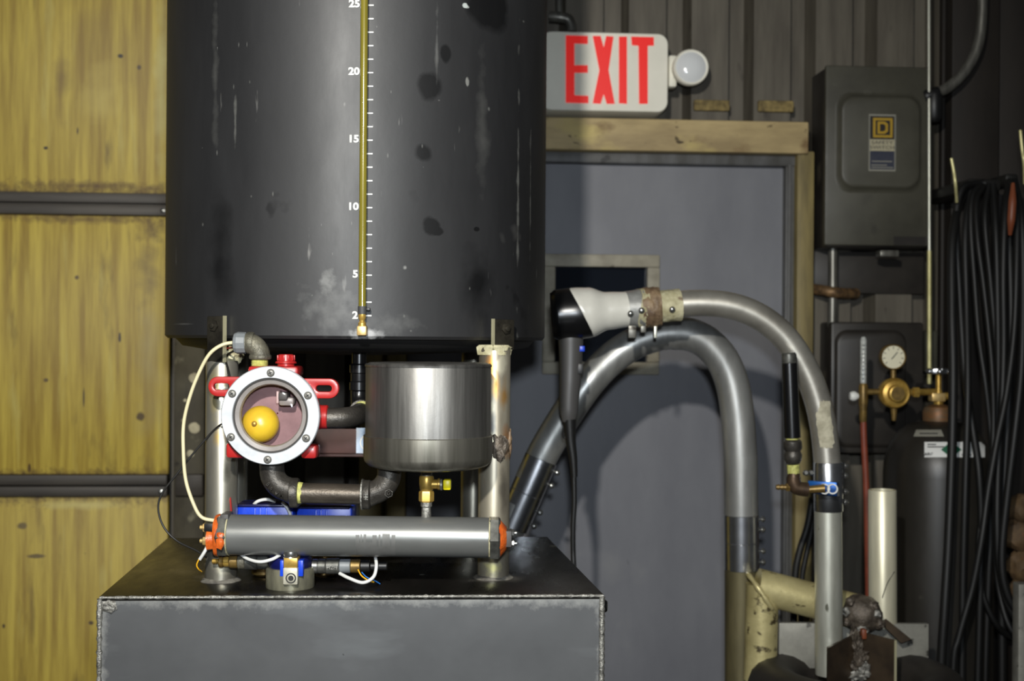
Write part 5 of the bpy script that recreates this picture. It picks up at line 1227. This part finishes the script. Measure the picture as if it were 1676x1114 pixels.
p_ = P(1526, 743, GY - shoulder_r(P(1526, 743, GY - 0.07).z)); dx = p_.x - gx
p_ = P(1526, 743, GY - math.sqrt(shoulder_r(p_.z) ** 2 - dx ** 2) - 0.003); text(cyl, 'ARGON', 'ink', p_, R(4.6, 2.5), bold=0.02, sx=1.1)
# valve on the cylinder
vz_ = lambda y: P(1537, y, GY).z
kx = lambda px: R(px, GY)
val = thing('cylinder_valve', 'brass cylinder valve with chrome handwheel on gas cylinder neck', 'valve', (gx, GY, zsh + 0.034))
m_ = MB(); m_.lathe([(kx(7), vz_(664)), (kx(8), vz_(655)), (kx(6), vz_(640)), (kx(4.5), vz_(636)), (kx(4.5), vz_(612)), (kx(3), vz_(608))], (gx, GY, 0), ZZ, 18); m_.build('stem', 'brass', val)
m_ = MB(); m_.pbox(1526, 643, 1548, 657, GY - 0.014, GY + 0.014); m_.build('valve_block', 'brasslight', val, bevel=0.002)
m_ = MB(); m_.lathe([(kx(6), 0), (kx(6), kx(5)), (kx(3.5), kx(7)), (kx(3), kx(13))], P(1546, 648, GY), XX, 14); m_.build('relief_port', 'brass', val)
m_ = MB(); m_.lathe([(kx(12), 0), (kx(17.5), 0.001), (kx(18.5), 0.006), (kx(17.5), 0.011), (kx(12), 0.012)], (gx, GY, vz_(612)), ZZ, 8); hw = m_.build('handwheel', 'chrome', val)
for t in range(6):
    an = t * math.pi / 3 + 0.3; m_ = MB(); m_.blob((gx + kx(17) * math.cos(an), GY + kx(17) * math.sin(an), vz_(607.5)), kx(5.0), 0.0, 0, 2); m_.build('wheel_lobe', 'chrome', hw)
RG = 2.585
reg = thing('gas_regulator', 'brass gas regulator with round white gauge and flow tube', 'regulator', P(1462, 690, RG))
kr = lambda px: R(px, RG)
rc_ = P(1463, 643, RG)
m_ = MB(); m_.lathe([(kr(20), 0.02), (kr(24), 0.014), (kr(25), 0.0), (kr(25), -0.008), (kr(22.5), -0.012), (kr(20), -0.010), (kr(14), -0.012), (kr(13), -0.026), (kr(10), -0.028), (0.001, -0.0275)], rc_, AX, 40); m_.build('body', 'brass', reg)
m_ = MB(); m_.lathe([(kr(11), -0.0285), (kr(11.5), -0.024), (kr(13.3), -0.022)], rc_, AX, 24); m_.build('knob', 'brassdull', reg)
m_ = MB(); m_.cyl(P(1463, 664, RG), P(1463, 688, RG), kr(6), kr(3.5), 14); m_.build('outlet', 'brassdull', reg)
m_ = MB(); m_.cyl(P(1462, 622, RG), P(1462, 600, RG), kr(4.5), seg=12); m_.build('gauge_stem', 'brassdull', reg)
gcn = P(1462, 584, RG - 0.008)
m_ = MB(); m_.lathe([(kr(18), 0.022), (kr(20.5), 0.018), (kr(21), -0.002), (kr(20), -0.004), (kr(18.5), -0.002), (kr(18.5), 0.0)], gcn, AX, 36); ga = m_.build('gauge', 'brassdull', reg)
m_ = MB(); m_.lathe([(kr(18.7), 0.0), (0.001, -0.0006)], gcn, AX, 32); m_.build('dial', 'dial', ga)
m_ = MB(); d_ = Vector((0.5, 0, 0.6)).normalized(); m_.box(gcn + Vector((0, -0.0012, 0)) + d_ * kr(3), (kr(15), 0.0005, kr(1.4)), d_, AX, d_.cross(AX)); m_.build('needle', 'ink', ga)
for i in range(9):
    an = math.radians(-40 + 260 * i / 8); m_ = MB(); d_ = Vector((math.cos(an), 0, math.sin(an))); m_.box(gcn + Vector((0, -0.001, 0)) + d_ * kr(15), (kr(4), 0.0004, kr(1)), d_, AX, d_.cross(AX)); m_.build('dial_mark', 'ink', ga)
m_ = MB(); m_.cyl(P(1485, 642, RG), P(1530, 641, GY), kr(5.5), seg=14); m_.build('inlet_tube', 'brass', reg)
m_ = MB(); m_.lathe([(kr(8), 0), (kr(9), kr(1)), (kr(9), kr(9)), (kr(8), kr(10))], P(1494, 641.5, RG + 0.007), XX, 6); m_.build('inlet_nut', 'brass', reg, smooth=20)
m_ = MB(); m_.cyl(P(1440, 641, RG), P(1414, 641, RG), kr(5), seg=14); m_.build('cross_tube', 'brassdull', reg)
m_ = MB(); m_.lathe([(kr(3.5), P(1413, 694, RG).z), (kr(6), P(1413, 688, RG).z), (kr(6), P(1413, 668, RG).z), (kr(7.5), P(1413, 660, RG).z), (kr(7.5), P(1413, 632, RG).z), (kr(5.5), P(1413, 627, RG).z)], (P(1413, 640, RG).x, RG, 0), ZZ, 18); m_.build('flow_base', 'brassdull', reg)
m_ = MB(); m_.lathe([(kr(5), P(1413, 630, RG).z), (kr(5), P(1413, 556, RG).z), (kr(3), P(1413, 551, RG).z)], (P(1413, 600, RG).x, RG, 0), ZZ, 18); ft = m_.build('flow_tube', 'flowglass', reg, label='clear graduated flow tube')
for i in range(9):
    m_ = MB(); zz_ = P(1413, 565 + 6.8 * i, RG).z; m_.box((P(1411.5, 600, RG).x, RG - kr(5.1), zz_), (kr(4), 0.0004, kr(1.4))); m_.build('flow_mark', 'ink', ft)
m_ = MB(); m_.lathe([(kr(4), 0), (kr(8), kr(6)), (kr(8), kr(10)), (kr(6), kr(14))], P(1405, 648, RG), (-1, 0, 0), 14); m_.build('flow_knob', 'white', reg)
wire('gas_hose', 'red rubber gas hose hanging straight down from the flow tube', 'hose', [(1413, 688, RG), (1414, 720, RG), (1417, 780, RG), (1419, 840, RG), (1421, 950, RG), (1424, 1100, RG), (1430, 1300, RG), (1436, 1560, RG)], R(5.2, RG), 'hosered', seg=12)

# ================================================================== HANGING CABLES ON THE RIGHT
hk = thing('cable_hook', 'dark bracket on the brown column that the black cables hang from', 'hook', W(1620, 312, 0.06))
m_ = MB(); m_.wbox(1584, 292, 1640, 312, 0.05, 0.30); m_.build('arm', 'cabledark', hk, bevel=0.008)
m_ = MB(); m_.wbox(1646, 284, 1668, 304, 0.03, 0.28); m_.build('arm', 'cabledark', hk, bevel=0.006)
cab = [
 ([(1600, 300, 2.58), (1577, 306, 2.56), (1566, 340, 2.55), (1566, 400, 2.54), (1570, 470, 2.54), (1574, 540, 2.54), (1580, 620, 2.53), (1592, 700, 2.52), (1602, 770, 2.5), (1606, 860, 2.5), (1604, 980, 2.5), (1600, 1130, 2.5)], 6.0, 'leftmost thick cable of the hanging bundle, with a long highlight'),
 ([(1606, 302, 2.58), (1592, 320, 2.55), (1589, 370, 2.53), (1595, 460, 2.52), (1602, 550, 2.51), (1612, 620, 2.5), (1620, 690, 2.5), (1626, 770, 2.5), (1628, 870, 2.5), (1634, 960, 2.5), (1655, 1030, 2.48), (1690, 1050, 2.48)], 5.0, 'hanging black cable that loops away at the bottom right'),
 ([(1610, 304, 2.58), (1598, 330, 2.53), (1600, 390, 2.5), (1609, 460, 2.49), (1618, 540, 2.48), (1624, 610, 2.47), (1626, 700, 2.47), (1620, 800, 2.46), (1604, 900, 2.45), (1582, 1000, 2.44), (1560, 1090, 2.43)], 4.5, 'hanging black cable slanting down left behind the vessel'),
 ([(1612, 300, 2.6), (1580, 312, 2.6), (1560, 380, 2.52), (1558, 500, 2.48), (1560, 600, 2.46), (1559, 700, 2.45), (1556, 800, 2.44), (1552, 900, 2.43), (1546, 1000, 2.42), (1540, 1110, 2.42)], 7.5, 'thick black hose hanging in front of the gas cylinder label'),
 ([(1655, 296, 2.55), (1664, 340, 2.5), (1664, 430, 2.47), (1660, 540, 2.46), (1648, 640, 2.45), (1632, 720, 2.44), (1618, 800, 2.43), (1607, 880, 2.42), (1592, 960, 2.42), (1570, 1040, 2.42), (1560, 1100, 2.42)], 5.5, 'black cable sweeping from the right hook down to the left'),
 ([(1652, 296, 2.56), (1645, 350, 2.5), (1642, 450, 2.48), (1643, 560, 2.48), (1640, 660, 2.47), (1634, 760, 2.47), (1632, 860, 2.46), (1636, 930, 2.46), (1650, 990, 2.46), (1680, 1030, 2.46)], 6.0, 'black cable under the right hook ending in a wide bottom loop'),
 ([(1660, 296, 2.57), (1672, 360, 2.5), (1675, 480, 2.48), (1672, 600, 2.46), (1662, 700, 2.45), (1650, 800, 2.45), (1640, 900, 2.45), (1645, 960, 2.45), (1668, 1000, 2.45)], 6.5, 'thick black cable at the right edge of the picture'),
 ([(1618, 302, 2.6), (1612, 360, 2.56), (1622, 470, 2.55), (1630, 580, 2.55), (1628, 700, 2.55), (1616, 800, 2.51), (1602, 880, 2.50), (1606, 960, 2.50), (1630, 1020, 2.50), (1665, 1045, 2.52)], 5.0, 'thin black cable in the middle of the bundle, looping low'),
 ([(1625, 302, 2.6), (1630, 380, 2.55), (1633, 500, 2.54), (1634, 620, 2.54), (1630, 740, 2.54), (1622, 860, 2.54), (1616, 1000, 2.54), (1612, 1130, 2.54)], 6.0, 'straight black cable behind the others in the bundle'),
 ([(1650, 298, 2.58), (1652, 400, 2.54), (1655, 520, 2.53), (1652, 640, 2.53), (1645, 760, 2.53), (1640, 900, 2.53), (1640, 1120, 2.53)], 7.0, 'straight thick black cable below the right hook'),
 ([(1590, 306, 2.60), (1580, 380, 2.56), (1582, 500, 2.54), (1584, 640, 2.50), (1580, 800, 2.485), (1576, 950, 2.485), (1574, 1130, 2.485)], 6.0, 'black cable hanging closest to the brown column'),
]
for pts, r_, lab_ in cab:
    x_, y_, D_ = pts[-1]
    if x_ > 1660: pts = pts + [(1712, y_ - 10, D_), (1732, y_ - 90, D_), (1738, 800, D_), (1730, 520, D_), (1690, 312, 2.58)]   # the loop climbs back to the hook
    else: pts = pts + [(x_ - 2, 1350, D_), (x_ - 2, 1605, D_)]                                                                  # runs on to the floor
    wire('hanging_cable', lab_, 'cable', pts, R(r_, 2.5), 'cable', 6, 10, group='black cables hanging at right')
for pts, lab_ in (([(1557, 259, 2.5), (1561, 280, 2.5), (1564, 303, 2.5), (1566, 330, 2.53)], 'thin bright rod tip above the leftmost hanging cable'), ([(1670, 213, 2.45), (1673, 245, 2.45), (1676, 266, 2.45), (1677, 300, 2.48)], 'thin bright rod tip above the right hook at picture edge')):
    wire('electrode_rod', lab_, 'rod', pts, R(2.6, 2.5), 'rodcream')
m_ = MB(); m_.tube([P(1658, 300, 2.44), P(1657, 330, 2.43), P(1655, 360, 2.43), P(1653, 384, 2.44)], [R(3, 2.44), R(6.5, 2.44), R(6.5, 2.44), R(3, 2.44)], 14, 5); m_.build('torch_grip', 'orangegrip', label='orange handle hanging among the black cables below the right hook', cat='handle')
# rusty casting and post at the right edge
rk = thing('rusty_casting', 'rusty brown lumpy casting stack at the right picture edge', 'casting', P(1665, 1000, 2.56))
for i, (x, y, rx, rz) in enumerate(((1672, 832, 26, 24), (1668, 876, 26, 26), (1672, 926, 24, 28), (1666, 972, 20, 22))):
    m_ = MB(); m_.blob(P(x, y, 2.58), Vector((R(rx, 2.58), 0.03, R(rz, 2.58))), 0.25, i * 5.0 + 1); m_.build('lump', 'rustrock', rk)
m_ = MB(); m_.pbox(1655, 985, 1690, 1300, 2.57, 2.60); m_.build('support', 'column', rk)
m_ = MB(); a_ = P(1672, 955, 2.40); m_.box((a_.x + 0.008, 2.41, a_.z / 2), (0.03, 0.03, a_.z)); m_.build('metal_post', 'plate', label='pale metal post at the bottom right corner', cat='post', bevel=0.002)
